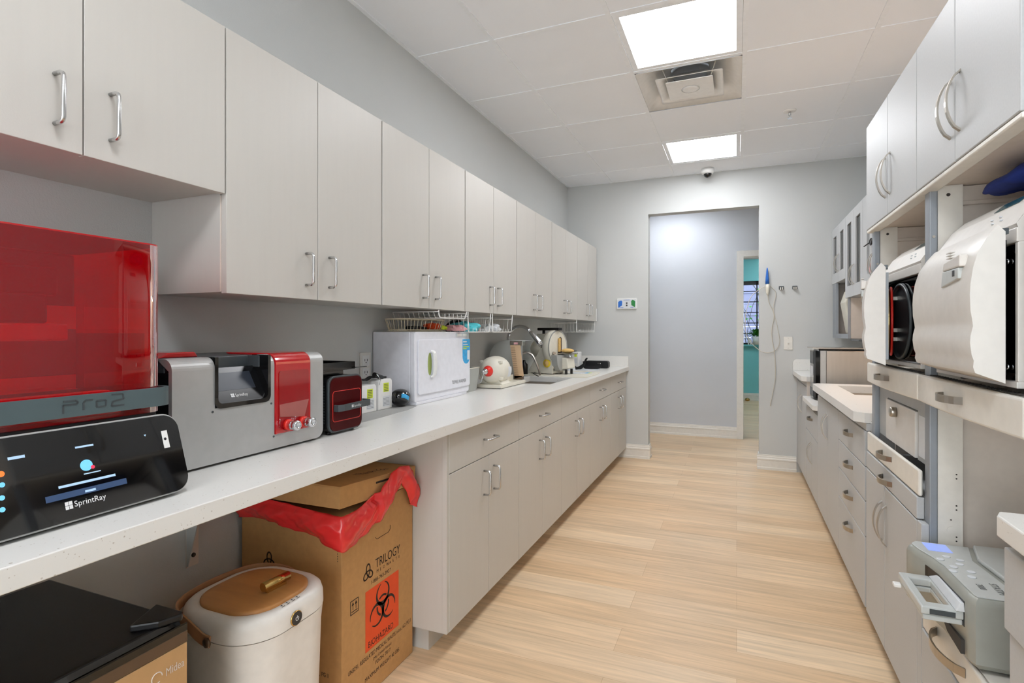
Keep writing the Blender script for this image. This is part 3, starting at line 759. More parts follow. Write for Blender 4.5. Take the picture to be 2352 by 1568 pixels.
obj('inner_panel', MB().box(-1.488, -1.484, .42, .81, 1.10, 1.16).box(-1.488, -1.484, .42, .81, 1.27, 1.325), 'redp', t)  # bright red bands paint in the glow seen through the hood
obj('service_panel', MB().box(-1.488, -1.484, .42, .81, 1.162, 1.268), 'bronze', t)  # brown band paints in the dim reflection between the bright bands
band = rrect(PY0 + .004, PY1 + .010, -1.30, -1.160, .035, 8, (1, 0, 0, 1)); 
bd = MB(); n = len(band); P1 = [(b_, a) for a, b_ in band]; P2 = [(b_, a) for a, b_ in rrect(PY0 + .010, PY1 + .004, -1.30, -1.168, .03, 8, (1, 0, 0, 1))]
vs = [(p[0], p[1], z) for z in (1.102, 1.142) for p in P1] + [(p[0], p[1], z) for z in (1.102, 1.142) for p in P2]
fs = []
for i in range(n):
    j = (i + 1) % n
    fs += [(i, j, j + n, i + n), (i + 2 * n, j + 2 * n, j + 3 * n, i + 3 * n), (i, j, j + 2 * n, i + 2 * n), (i + n, j + n, j + 3 * n, i + 3 * n)]
hb_ = obj('hood_band', bd.add(vs, fs, False), 'slate', t)
lt = MB()
X_ = -1.1605; z0 = 1.110; hh = .023
def seg(y0, z0_, y1, z1_, w=.0032): lt.tube([(X_, y0, z0_), (X_, y1, z1_)], 0, flat=(w, .0025, (0, -(z1_ - z0_) or 0, (y1 - y0)) if (y1 != y0 or z1_ != z0_) else (0, 0, 1)))
def L_(pts):
    for a, b_ in zip(pts, pts[1:]): seg(a[0], a[1], b_[0], b_[1])
L_([(.612, z0), (.612, z0 + .016), (.634, z0 + .016)]); L_([(.612, z0 + hh), (.632, z0 + hh), (.637, z0 + hh - .004), (.634, z0 + .016)])
L_([(.646, z0 + .003), (.646, z0 + .017), (.650, z0 + .021), (.662, z0 + .021)])
L_([(.669, z0 + .006), (.669, z0 + .018), (.686, z0 + .018), (.686, z0 + .006), (.669, z0 + .006)])
L_([(.697, z0 + hh + .004), (.718, z0 + hh + .004), (.720, z0 + .016), (.699, z0 + .013), (.697, z0 + .004), (.721, z0 + .004)])
obj('raised_lettering', lt, 'dgrey', hb_)

# ================================================================== GREY CURING UNIT
t = thing('curing_unit', 'grey metal curing box with recessed screen and red front panel', 'machine', (-1.42, 1.14, .9144))
CY0, CY1, CXF, CZ0, CZ1 = .888, 1.402, -1.252, .921, 1.197
SY0, SY1, SZ0 = 1.004, 1.182, 1.064
RY0, RY1, RZ0 = 1.2, 1.343, .962
feet(t, [(-1.29, .93, .9144)], .012, .008)
feet(t, [(-1.29, 1.36, .9144)], .012, .008)
feet(t, [(-1.56, .93, .9144)], .012, .008)
feet(t, [(-1.56, 1.36, .9144)], .012, .008)
prof = []
for k in range(9):
    a = PI / 2 * k / 8; prof.append((CXF - .03 + .03 * math.cos(a), CZ1 - .03 + .03 * math.sin(a)))
def cprof(x_in=0): return [(CXF - x_in, CZ0)] + prof + [(-1.60, CZ1), (-1.60, CZ0)]
# grey wrap (front plate + top edge) with two openings: made of pieces
fb = MB()
corner = [(y, z) for y, z in rrect(CY0, CY1, CZ0, CZ1, .028, 6, (0, 0, 1, 1))]
def front_piece(y0, y1, z0, z1_top, m_):
    """front panel segment; if z1_top is None it wraps over the top edge"""
    if z1_top is not None: m_.box(CXF - .012, CXF, y0, y1, z0, z1_top)
    else:
        P = [(CXF, z0)] + prof + [(CXF - .05, CZ1), (CXF - .05, CZ1 - .004), (CXF - .012, CZ1 - .03), (CXF - .012, z0)]
        m_.prism(P, 'y', y0, y1)
front_piece(CY0, SY0, .962, None, fb); front_piece(SY1, RY0, SZ0, None, fb); front_piece(RY1, CY1, .962, None, fb)
front_piece(SY0, RY0, RZ0, SZ0, fb)
lowr = [(CY0 + .0, .962), (CY0 + .0, CZ0 + .028)] + [(CY0 + .028 - .028 * math.cos(PI / 2 * k / 6), CZ0 + .028 - .028 * math.sin(PI / 2 * k / 6)) for k in range(1, 7)] + \
       [(CY1 - .028 + .028 * math.sin(PI / 2 * k / 6), CZ0 + .028 - .028 * math.cos(PI / 2 * k / 6)) for k in range(0, 7)] + [(CY1, .962)]
fb.prism([(y, z) for y, z in lowr], 'x', CXF - .012, CXF)
obj('front_shell', fb, 'alu', t)
obj('inner_case', MB().prism(rrect(CY0 + .001, CY1 - .001, CZ0, CZ1 - .036, .02, 4, (0, 0, 1, 1)), 'x', -1.60, CXF - .07).box(CXF - .07, CXF - .012, CY0 + .001, SY0 - .002, CZ0 + .03, CZ1 - .034).box(CXF - .07, CXF - .012, SY1 + .002, CY1 - .001, CZ0 + .03, CZ1 - .036).box(CXF - .07, CXF - .012, SY0 - .002, SY1 + .002, CZ0 + .03, SZ0 - .002), 'black', t)
obj('top_cover', MB().box(-1.60, CXF - .03, CY0 + .001, SY0 + .01, CZ1 - .036, CZ1 - .002).box(-1.60, CXF - .075, SY0 - .002, SY1 + .002, CZ1 - .036, CZ1 - .002).box(-1.60, CXF - .03, SY1 - .01, CY1 - .001, CZ1 - .036, CZ1 - .002), 'dgrey', t, bev=.002)
obj('red_lid_bump', MB().prism([(.93, CZ1 - .002), (.955, CZ1 + .012), (1.03, CZ1 + .012), (1.04, CZ1 - .002)], 'x', -1.56, -1.36), 'red', t, bev=.003)
# recessed screen
rim = MB(); Pp = rrect(SY0 - .002, SY1 + .002, SZ0 - .002, CZ1 + .0, .018, 5, (0, 0, 1, 1))
n = len(Pp); inner = rrect(SY0 + .008, SY1 - .008, SZ0 + .010, CZ1 + .0, .014, 5, (0, 0, 1, 1))
vs = [(CXF + .003, y, z) for y, z in Pp] + [(CXF + .003, y, z) for y, z in inner] + [(CXF - .06, y, z) for y, z in inner]
fs = [(i, (i + 1) % n, (i + 1) % n + n, i + n) for i in range(1, n)] + [(i + n, (i + 1) % n + n, (i + 1) % n + 2 * n, i + 2 * n) for i in range(1, n)]
obj('screen_bezel', rim.add(vs, fs), 'blackg', t, fix=False)
tb = MB().prism([(CXF - .004, SZ0 + .010), (CXF - .055, CZ1 - .032), (CXF - .06, CZ1 - .032), (CXF - .06, SZ0 + .01)], 'y', SY0 + .008, SY1 - .008)
sb = obj('touch_screen', tb, 'matscreen', t)
ux2 = Vector((-.051, 0, CZ1 - .032 - SZ0 - .01)).normalized(); nx2 = Vector((ux2.z, 0, -ux2.x))
MT2 = Matrix(((0, ux2.x, nx2.x, CXF - .004), (1, 0, 0, 0), (0, ux2.z, nx2.z, SZ0 + .010), (0, 0, 0, 1)))
obj('display_area', MB().box(SY0 + .02, SY1 - .03, .035, .088, .0003, .0005).xf(MT2), 'screen', sb)
s_ = MB().text('SprintRay', .0125, (1.076, .014, .0006), (1, 0, 0), (0, 1, 0), sx=.85)
for q in ((0, 0), (1, 0), (0, 1), (1, 1)): s_.box(1.063 + q[0] * .0056, 1.0678 + q[0] * .0056, .0135 + q[1] * .0056, .0183 + q[1] * .0056, .0006, .0007)
obj('logo', s_.xf(MT2), 'logo_white', sb)
# red front module
P = [(CXF + .004, RZ0), (CXF + .004, CZ1 - .034)] + [(CXF - .03 + .034 * math.cos(PI / 2 * k / 8), CZ1 - .030 + .034 * math.sin(PI / 2 * k / 8)) for k in range(9)] + [(-1.45, CZ1 + .004), (-1.45, CZ1), (CXF - .012, CZ1 - .034), (CXF - .012, RZ0)]
obj('red_panel', MB().prism(P, 'y', RY0 + .001, RY1 - .001), 'red', t, bev=.003)
ri = MB().prism(rrect(RY0 + .012, RY1 - .012, RZ0 + .016, CZ1 - .05, .008, 4), 'x', CXF + .0042, CXF + .006)
obj('inset_panel', ri, 'redin', t)
obj('number_card', MB().prism([(RY0 + .016, 1.012), (RY1 - .03, 1.0), (RY1 - .012, 1.052), (RY0 + .014, 1.048)], 'x', CXF + .006, CXF + .0068).text('2', .034, (CXF + .0072, 1.281, 1.012), (0, 1, 0), (0, 0, 1)), 'redcard', t)
def coupler(y, z):
    c_ = obj('air_coupler', MB().lathe([(.010, 0), (.010, .012), (.0135, .014), (.0135, .022), (.012, .024), (.0145, .026), (.0145, .040), (.011, .043), (.006, .043), (.005, .036), (0, .036)], (CXF + .008, y, z), 20, 'x'), 'chrome', t)
    obj('red_ring', MB().lathe([(.0165, 0), (.0165, .010), (.011, .012)], (CXF + .006, y, z), 20, 'x'), 'redp', c_)
coupler(1.243, .985); coupler(1.305, .985)
sc_ = MB()
for y, z in ((.997, 1.056), (1.188, 1.055), (1.197, .957), (1.352, .962)): sc_.cyl((CXF, y, z), .003, .0015, 10, 'x')
obj('screws', sc_, 'dgrey', t)

# ================================================================== BLACK BOX WITH RED DOOR
t = thing('post_cure_oven', 'small black box oven with dark red glass door and handle bar', 'machine', (-1.39, 1.51, .9144))
NY0, NY1, NX = 1.432, 1.602, -1.250
pn = rrect(NY0, NY1, .924, 1.112, .028, 6)
obj('oven_body', MB().prism(pn, 'x', -1.55, NX - .012, smooth=False), 'black', t, bev=.004)
vent = MB()
for i in range(14):
    for j in range(9): vent.box(NX - .10 + j * .009, NX - .095 + j * .009, NY0 - .0012, NY0 + .001, .955 + i * .0095, .9595 + i * .0095)
obj('vent_mesh', vent, 'dgrey', t)
obj('door_frame', MB().prism(rrect(NY0 - .002, NY1 + .002, .922, 1.114, .030, 6), 'x', NX - .012, NX - .003), 'dgrey', t, bev=.002)
dr = obj('glass_door', MB().prism(rrect(NY0 + .004, NY1 - .004, .928, 1.108, .025, 6), 'x', NX - .003, NX), 'smoke', t)
obj('door_backing', MB().prism(rrect(NY0 + .006, NY1 - .006, .93, 1.106, .025, 6), 'x', NX - .004, NX - .0032), 'smoke2', t)
o_ = rrect(NY0 + .014, NY1 - .012, .960, 1.062, .010, 4)
obj('red_outline', MB().tube([(NX + .0005, y, z) for y, z in o_], .0012, 5, closed=True), 'redp', dr)
hbm = MB().tube([(NX, NY0 + .022, 1.006), (NX + .018, NY0 + .022, 1.006), (NX + .032, NY0 + .034, 1.008), (NX + .032, NY1 + .0, 1.012), (NX, NY1 + .0, 1.012)], 0, flat=(.022, .005, (0, 0, 1)))
hd = obj('handle_bar', hbm, 'dgrey', t, bev=.001)
s_ = MB().text('SprintRay', .0115, (NX + .0355, 1.512, 1.0055), (0, 1, .02), (0, 0, 1), sx=.85)
for q in ((0, 0), (1, 0), (0, 1), (1, 1)): s_.box(NX + .0352, NX + .0356, 1.500 + q[0] * .005, 1.5043 + q[0] * .005, 1.005 + q[1] * .005, 1.0093 + q[1] * .005)
obj('logo', s_, 'logo_white', hd)
feet(t, [(-1.28, 1.46, .9144)], .01, .012)
feet(t, [(-1.28, 1.575, .9144)], .01, .012)
feet(t, [(-1.52, 1.46, .9144)], .01, .012)
feet(t, [(-1.52, 1.575, .9144)], .01, .012)
tr = MB().box(-1.50, -1.27, 1.405, 1.585, 1.130, 1.134).box(-1.272, -1.268, 1.405, 1.585, 1.130, 1.158).box(-1.502, -1.498, 1.405, 1.585, 1.130, 1.158).box(-1.50, -1.27, 1.403, 1.407, 1.130, 1.158).box(-1.50, -1.27, 1.583, 1.587, 1.130, 1.158)
tr.box(-1.47, -1.30, 1.43, 1.56, 1.1125, 1.130).box(-1.265, -1.258, 1.575, 1.64, 1.134, 1.138)
tag(obj('black_tray', tr, 'blackg', bev=.002), 'glossy black tray lying on the small black oven', 'tray')

# ================================================================== WALL OUTLET
t = thing('wall_outlet', 'white double power outlet plate on the wall behind the white cases', 'outlet', (XW, 2.125, 1.10))
obj('cover_plate', MB().box(XW, XW + .006, 2.085, 2.165, 1.03, 1.165), 'trim', t, bev=.002)
so = MB().box(XW + .006, XW + .008, 2.10, 2.15, 1.045, 1.09).box(XW + .006, XW + .008, 2.10, 2.15, 1.10, 1.15)
obj('sockets', so, 'white', t)
so = MB()
for z in (1.065, 1.123):
    so.box(XW + .008, XW + .0088, 2.114, 2.117, z, z + .011).box(XW + .008, XW + .0088, 2.132, 2.135, z, z + .011).cyl((XW + .008, 2.1245, z - .006), .003, .0008, 10, 'x')
obj('slots', so, 'black', t)

# ================================================================== COUNTER MAT, CASES, POD
tag(obj('counter_mat', MB().prism([(-1.635, 1.62), (-1.335, 1.62), (-1.33, 1.75), (-1.355, 2.05), (-1.385, 2.17), (-1.635, 2.17)], 'z', .9146, .9166), 'grey_mat'), 'thin grey mat under the white cases on the countertop', 'mat')
MZ = .9168
def case(y0, y1, x1, z1, label):
    t = thing('loupe_battery_case', label, 'case', (x1 - .03, (y0 + y1) / 2, MZ), group='white cases with lime labels')
    obj('case_body', MB().prism(rrect(y0, y1, MZ, z1, .016, 4, (1, 1, 0, 0)), 'x', x1 - .055, x1), 'white', t, bev=.003)
    obj('caution_label', MB().box(x1, x1 + .0006, y0 + (y1 - y0) * .36, y0 + (y1 - y0) * .74, z1 - .058, z1 - .018), 'lime', t)
    s_ = MB()
    for k in range(5): s_.box(x1 + .0006, x1 + .0009, y0 + (y1 - y0) * .40, y0 + (y1 - y0) * .70, z1 - .054 + k * .007, z1 - .0515 + k * .007)
    for k in range(6): s_.box(x1, x1 + .0005, y0 + (y1 - y0) * .34, y0 + (y1 - y0) * .78, MZ + .018 + k * .006, MZ + .0195 + k * .006)
    obj('fine_print', s_, 'dgrey', t)
    obj('grey_label', MB().box(x1, x1 + .0004, y0 + (y1 - y0) * .32, y0 + (y1 - y0) * .82, MZ + .012, MZ + .058), 'label', t)
    return t
c2 = case(1.978, 2.082, -1.458, 1.052, 'white case with lime caution label beside the towel warmer')
obj('black_cap', MB().box(-1.50, -1.475, 2.035, 2.065, 1.052, 1.062), 'black', c2, bev=.003)
obj('black_handle', MB().tube([(-1.47, 1.965, 1.075), (-1.47, 2.02, 1.058)], .011, 10), 'black', c2)
obj('wire_bail', MB().tube([(-1.455, 1.962, 1.078), (-1.452, 1.985, 1.052), (-1.452, 1.976, 1.03)], .002, 6), 'chrome', c2)
case(1.862, 1.966, -1.458, 1.035, 'white case with lime label half hidden by the black oven')
tag(obj('black_strap', MB().tube(spl([(-1.50, 1.86, 1.04), (-1.49, 1.90, 1.058), (-1.50, 1.94, 1.052), (-1.49, 1.97, 1.066), (-1.50, 2.0, 1.06)]), 0, flat=(.02, .006, (1, 0, 0))), 'cloth_k'), 'black webbing strap lying across the white cases', 'strap')
t = thing('black_pod', 'shiny black rounded pouch with blue insert beside the towel warmer', 'pouch', (-1.44, 2.12, MZ))
def pod(u, v):
    a = 2 * PI * u; t_ = PI * v
    return (-1.445 + .045 * math.sin(t_) * math.cos(a), 2.128 + .052 * math.sin(t_) * math.sin(a) * (1.0 + .12 * math.cos(t_)), MZ + max(.0, .041 + .041 * math.cos(t_)))
obj('pouch_body', MB().grid(pod, 24, 14), 'blackg', t)
obj('blue_insert', MB().tube(spl([(-1.408, 2.084, .973), (-1.402, 2.105, .968), (-1.402, 2.13, .956)]), 0, flat=(.018, .004, (0, .3, 1))), 'sky', t)

# ================================================================== TOWEL WARMER
TX, TY0, TY1, TZ1 = -1.40, 2.182, 2.742, 1.2635
t = thing('towel_warmer', 'white cabinet towel warmer with green recessed door grip and blue sticker', 'towel warmer', (-1.5, 2.46, .9144))
obj('cabinet_body', MB().box(XW + .004, TX - .028, TY0, TY1, .928, TZ1), 'white2', t, bev=.004)
obj('front_frame', MB().prism(rrect(TY0, TY1, .930, TZ1, .012, 4), 'x', TX - .028, TX - .002), 'white2', t, bev=.003)
obj('foot_rail', MB().prism([(TX - .20, .915), (TX + .0, .915), (TX + .002, .93), (TX - .20, .93)], 'y', TY0 + .01, TY0 + .47).box(TX - .2, TX - .01, TY1 - .08, TY1 - .01, .9148, .93), 'white2', t, bev=.002)
dp = MB().prism(rrect(2.205, TY1 - .002, .962, 1.226, .014, 5), 'x', TX - .002, TX + .006)
td = obj('door', dp, 'white2', t, bev=.0025)
ov = [(2.305 + (-.026 if True else 0) * 0 + .018 * math.cos(a) , 1.105 + .056 * math.sin(a)) for a in [2 * PI * k / 28 for k in range(28)]]
obj('green_grip', MB().prism(ov, 'x', TX + .005, TX + .0068), 'olive', td, bev=0)
obj('grip_bar', MB().tube(spl([(TX + .006, 2.312, 1.168), (TX + .020, 2.325, 1.158), (TX + .024, 2.330, 1.105), (TX + .020, 2.325, 1.052), (TX + .006, 2.312, 1.042)]), 0, flat=(.026, .008, (0, 1, 0))), 'white', td, bev=.002)
obj('lettering', MB().text('TOWEL WARMER', .026, (TX + .0065, 2.530, .986), (0, 1, 0), (0, 0, 1), sx=.78), 'dgrey', td)
st = [(2.650, 1.222), (2.650, 1.13)] + [(2.694 - .044 * math.cos(PI * k / 10), 1.13 - .044 * math.sin(PI * k / 10)) for k in range(1, 10)] + [(2.738, 1.13), (2.738, 1.222)]
ss = obj('blue_sticker', MB().prism(st, 'x', TX + .006, TX + .0068), 'sky', td)
obj('sticker_print', MB().box(TX + .0068, TX + .0072, 2.705, 2.735, 1.108, 1.16).box(TX + .0068, TX + .0072, 2.655, 2.70, 1.205, 1.212).box(TX + .0068, TX + .0072, 2.655, 2.71, 1.190, 1.196), 'label', ss)
obj('sticker_headline', MB().box(TX + .0068, TX + .0072, 2.655, 2.725, 1.178, 1.183).box(TX + .0068, TX + .0072, 2.655, 2.70, 1.168, 1.173), 'lime', ss)
obj('switch_panel', MB().prism(rrect(2.585, 2.722, 1.236, 1.256, .006, 4), 'x', TX - .002, TX + .001), 'label', t)
obj('rocker_switches', MB().box(TX + .001, TX + .004, 2.60, 2.645, 1.239, 1.253).box(TX + .001, TX + .004, 2.66, 2.705, 1.239, 1.253), 'white', t, bev=.001)

# cream basket on the warmer
t = thing('cream_wire_tray', 'oval cream wire basket lying on top of the towel warmer', 'basket', (-1.53, 2.42, TZ1))
BZ0, BZ1 = TZ1 + .004, TZ1 + .062
def oval(a, b_, z, n=40, c=(-1.525, 2.388)): return [(c[0] + a * math.copysign(abs(math.cos(2 * PI * k / n)) ** .7, math.cos(2 * PI * k / n)), c[1] + b_ * math.copysign(abs(math.sin(2 * PI * k / n)) ** .7, math.sin(2 * PI * k / n)), z) for k in range(n)]
rim_ = MB().tube(oval(.095, .203, BZ1), .0028, 6, closed=True).tube(oval(.078, .186, BZ0), .0022, 6, closed=True).tube(oval(.08, .189, BZ0 + .006), .0018, 6, closed=True)
obj('rims', rim_, 'cream_wire', t)
wr = MB(); A, B = oval(.095, .203, BZ1), oval(.078, .186, BZ0)
for a, b_ in zip(A, B): wr.tube([a, b_], .0014, 5)
for k in range(-4, 5): wr.tube([(-1.60, 2.388 + k * .037, BZ0), (-1.45, 2.388 + k * .037, BZ0)], .0014, 5)
obj('wires', wr, 'cream_wire', t)
tag(obj('black_marker', MB().cyl((-1.50, 2.27, BZ0 + .014), .011, .12, 12, 'y').cyl((-1.50, 2.39, BZ0 + .014), .008, .05, 12, 'y'), 'black'), 'black marker with pale cap lying in the cream wire basket', 'marker')
tag(obj('folded_papers', MB().box(-1.575, -1.50, 2.30, 2.43, BZ0 + .003, BZ0 + .012), 'label', bev=.002), 'folded white papers in the cream wire basket', 'papers')

# frosted bin behind the warmer
t = thing('frosted_bin', 'open frosted plastic bin between the towel warmer and the polishing motor', 'bin', (-1.5, 2.84, .9144))
bx = MB(); A = [(-1.56, 2.775), (-1.435, 2.775), (-1.435, 2.90), (-1.56, 2.90)]; Bt = [(-1.57, 2.76), (-1.42, 2.76), (-1.42, 2.915), (-1.57, 2.915)]
vs = [(a, b_, .915) for a, b_ in A] + [(a, b_, 1.052) for a, b_ in Bt]
bx.add(vs, [(0, 1, 2, 3)] + [(i, (i + 1) % 4, (i + 1) % 4 + 4, i + 4) for i in range(4)])
obj('bin_wall', bx, 'bin', t, fix=False, solid=.002)
obj('bin_rim', MB().tube([(a, b_, 1.052) for a, b_ in Bt], .003, 6, closed=True), 'cream', t)

# ================================================================== POLISHING LATHE
t = thing('polishing_motor', 'cream round dental lathe motor with red collar beside the sink', 'motor', (-1.41, 3.13, .9144))
def mot(u, v):
    a = 2 * PI * v; q = -1 + 2 * u; r = .088 * (1 - abs(q) ** 3.2) ** .5
    return (-1.412 + r * math.cos(a), 3.125 + .112 * q, 1.022 + r * math.sin(a))
obj('motor_housing', MB().grid(mot, 22, 30), 'cream', t)
lg = MB()
for a in (40, 140, 215, 325): lg.box(-1.412 + .083 * math.cos(math.radians(a)) - .01, -1.412 + .083 * math.cos(math.radians(a)) + .01, 3.05, 3.08, 1.022 + .083 * math.sin(math.radians(a)) - .009, 1.022 + .083 * math.sin(math.radians(a)) + .009)
obj('lugs', lg, 'cream', t, bev=.003)
obj('red_collar', MB().lathe([(.034, 3.03), (.034, 3.018), (.026, 2.996), (.016, 2.985)], (-1.412, 0, 1.022), 24, 'y'), 'redp', t)
obj('chuck', MB().lathe([(.017, 2.99), (.019, 2.975), (.014, 2.962), (.007, 2.955), (.007, 2.935)], (-1.412, 0, 1.022), 20, 'y'), 'chrome', t)
obj('lever_rod', MB().tube([(-1.412, 2.96, 1.012), (-1.43, 2.95, .955)], .003, 6), 'chrome', t)
bs = MB().box(-1.50, -1.325, 3.02, 3.44, .9175, .938)
bs.prism([(-1.49, .938), (-1.335, .938), (-1.36, .965), (-1.385, .945), (-1.44, .945), (-1.465, .965)], 'y', 3.06, 3.20)
bs.prism([(-1.49, .938), (-1.40, .938), (-1.40, .975), (-1.46, .97)], 'y', 3.25, 3.40)
obj('motor_base', bs, 'cream', t, bev=.003)
obj('rubber_pad', MB().box(-1.49, -1.335, 3.03, 3.43, .9146, .9175), 'black', t)
obj('rating_plate', MB().grid(lambda u, v: (-1.412 + .0885 * math.cos(-.5 + .75 * v), 3.135 + .05 * u, 1.022 + .0885 * math.sin(-.5 + .75 * v)), 4, 8), 'label', t)
t = thing('splash_hood', 'clear grey arched splash hood behind the polishing motor', 'hood', (-1.48, 3.35, .9144))
arc = [(-1.605, .92), (-1.605, 1.07)] + [(-1.475 - .13 * math.cos(math.radians(a)), 1.075 + .13 * math.sin(math.radians(a))) for a in range(10, 91, 10)] + [(-1.355, 1.200)]
obj('arch_strip', MB().grid(lambda u, v: (arc[min(int(round(u * (len(arc) - 1))), len(arc) - 1)][0], 3.455 + .19 * v, arc[min(int(round(u * (len(arc) - 1))), len(arc) - 1)][1]), len(arc) - 1, 1), 'clearp', t, solid=.003)
obj('side_plate', MB().prism(arc + [(-1.355, .92)], 'y', 3.452, 3.455), 'clearp', t)
obj('top_clip', MB().box(-1.445, -1.352, 3.445, 3.50, 1.170, 1.200), 'nickel', t, bev=.002)
obj('red_label', MB().box(-1.415, -1.385, 3.4435, 3.445, 1.177, 1.191), 'pink', t)
t = thing('brown_chart', 'tan cardboard strip with ruled lines propped before the splash hood', 'card', (-1.38, 3.40, .9144))
P = [(-1.435, 1.172), (-1.362, 1.172), (-1.336, .962), (-1.400, .945)]
obj('card_sheet', MB().prism(P, 'y', 3.425, 3.431), 'tan', t)
ln = MB()
for k in range(16):
    z = 1.158 - k * .0125; x0 = -1.433 + (1.172 - z) * .155; ln.box(x0, x0 + .03, 3.4235, 3.425, z, z + .0016)
obj('ruled_lines', ln, 'ink', t)
obj('card_stand', MB().box(-1.405, -1.345, 3.425, 3.455, .9395, .965), 'bronze', t)

# ================================================================== FAUCET
t = thing('gooseneck_faucet', 'tall chrome gooseneck faucet over the left counter sink', 'faucet', (-1.575, 3.72, .9144))
fx, fy = -1.575, 3.72
obj('faucet_base', MB().lathe([(.03, .9145), (.03, .925), (.02, .94), (.018, 1.0), (.014, 1.02)], (fx, fy, 0), 24), 'chrome', t)
pts = [(fx, fy, 1.0), (fx, fy, 1.19)] + [(fx + .10 - .10 * math.cos(math.radians(a)), fy - .01 * a / 150, 1.205 + .10 * math.sin(math.radians(a))) for a in range(10, 146, 15)]
obj('neck', MB().tube(pts, .012, 14), 'chrome', t)
e_ = Vector(pts[-1]); dr_ = (e_ - Vector(pts[-2])).normalized()
obj('spray_head', MB().tube([e_, e_ + dr_ * .02, e_ + dr_ * .10, e_ + dr_ * .125], [.013, .016, .021, .019], 16), 'chrome', t)
obj('lever_handle', MB().tube([(fx + .015, fy, .99), (fx + .07, fy - .01, 1.0)], [.008, .005], 10), 'chrome', t)
tag(obj('braided_hose', MB().tube(spl([(-1.55, 3.86, .93), (-1.53, 3.86, 1.06), (-1.50, 3.87, 1.105), (-1.45, 3.88, 1.09), (-1.41, 3.88, 1.03), (-1.385, 3.90, .935)]), .009, 10), 'steel'), 'braided steel hose curving beside the faucet', 'hose')
tag(obj('soap_pump', MB().lathe([(.022, .9146), (.022, .925), (.010, .93), (.010, .965), (.016, .967), (.016, .975)], (-1.555, 3.52, 0), 16), 'chrome'), 'short chrome soap pump at the back of the left sink', 'pump')

# ================================================================== CUTTING BOARD, TRIMMER
bo = MB().prism([(-1.60, 4.03), (-1.05, 4.00), (-1.045, 4.32), (-1.075, 4.56), (-1.60, 4.56)], 'z', .9148, .9225)
tag(obj('white_board', bo, 'cream', bev=.001), 'thin off white board lying on the counter under the model trimmer', 'board')
TZ = .9227
t = thing('model_trimmer', 'cream dental model trimmer with round wheel housing and yellow knob', 'trimmer', (-1.36, 4.21, TZ), -math.radians(16), local=True)
body = 'cream'
obj('wheel_housing', MB().lathe([(.0, -.045), (.128, -.045), (.138, -.035), (.138, .005), (.130, .018), (.122, .022)], (0, 0, .218), 40, 'x').cyl((.015, 0, .218), .122, .006, 40, 'x'), body, t)
obj('front_ring', MB().lathe([(.126, .020), (.132, .026), (.138, .020)], (0, 0, .218), 40, 'x'), 'clearp', t)
obj('motor', MB().lathe([(.0, -.225), (.045, -.225), (.068, -.205), (.072, -.12), (.072, -.045)], (0, 0, .20), 28, 'x'), body, t)
vv = MB()
for k in range(6): vv.box(-.10, -.072, -.0735, -.066, .165 + k * .012, .171 + k * .012)
obj('vents', vv, 'black', t)
obj('switch_box', MB().box(-.17, -.05, -.035, .045, .265, .325), body, t, bev=.006)
hh_ = MB().box(-.17, .045, -.025, .03, .352, .374)
obj('black_handle', hh_, 'black', t, bev=.006)
obj('handle_post', MB().cyl((-.12, 0, .32), .012, .034, 12).cyl((-.02, 0, .32), .012, .034, 12), 'black', t)
sd = [(-.225, .006), (.02, .006), (.035, .10), (.02, .12), (-.06, .215), (-.085, .215)]
obj('side_plate', MB().prism(sd, 'y', -.085, -.072).prism(sd, 'y', .072, .085).prism([(-.225, .006), (.02, .006), (.02, .03), (-.21, .03)], 'y', -.085, .085), body, t, bev=.004)
obj('yellow_knob', MB().lathe([(.0, -.094), (.030, -.094), (.034, -.09), (.034, -.084)], (-.028, 0, .088), 28, 'y'), 'yellow', t)
obj('knob_face', MB().lathe([(.0, -.0955), (.023, -.0955), (.023, -.094)], (-.028, 0, .088), 24, 'y'), 'plaster', t)
obj('front_guard', MB().prism([(-.10, .155), (.09, .155), (.085, .09), (.03, .03), (-.05, .03), (-.085, .07)], 'x', .022, .075), 'clearp', t)
obj('lower_spout', MB().prism([(.03, .03), (.13, .05), (.12, .13), (.03, .14)], 'y', -.02, .09), body, t, bev=.006)
obj('feed_slot', MB().prism([(-.005, .17), (.05, .17), (.05, .29), (.03, .30), (-.005, .28)], 'x', .021, .0245), 'bronze', t)
obj('slot_jaw', MB().box(.0235, .04, -.002, .012, .18, .29), 'plaster', t)
obj('work_table', MB().box(.022, .15, -.01, .10, .160, .168), 'nickel', t, bev=.002)
obj('table_arm', MB().tube([(.05, .03, .16), (.09, .05, .10), (.11, .06, .07)], .006, 8).tube([(.02, -.07, .17), (.045, -.085, .17)], .012, 10), 'nickel', t)
ft = MB()
for x, y in ((.01, -.06), (.10, .0), (.10, .08), (-.19, -.06), (-.19, .06), (.01, .06)): ft.cyl((x, y, .0), .011, .008 if x < .05 else .04, 12)
obj('rubber_feet', ft, 'black', t)
tm = Matrix.Translation((-1.36, 4.21, TZ)) @ Matrix.Rotation(-math.radians(16), 4, 'Z')
pl = MB().sphere((.085, .045, .187), .055, .05, .019, 14, 8).xf(tm)
tag(obj('plaster_cast', pl, 'plaster'), 'yellow plaster model resting on the trimmer table', 'model')
tag(obj('power_cord', MB().tube(spl([(-1.545, 4.27, .93), (-1.50, 4.06, .935), (-1.44, 3.95, .93), (-1.40, 3.9, .925), (-1.53, 3.995, .92)][:4]), .004, 6), 'black'), 'black power cord trailing from the trimmer toward the sink', 'cord')
tag(obj('blue_carton', MB().box(-1.625, -1.57, 3.93, 4.01, .9146, 1.03), 'dblue', bev=.002), 'dark blue carton behind the faucet', 'box')
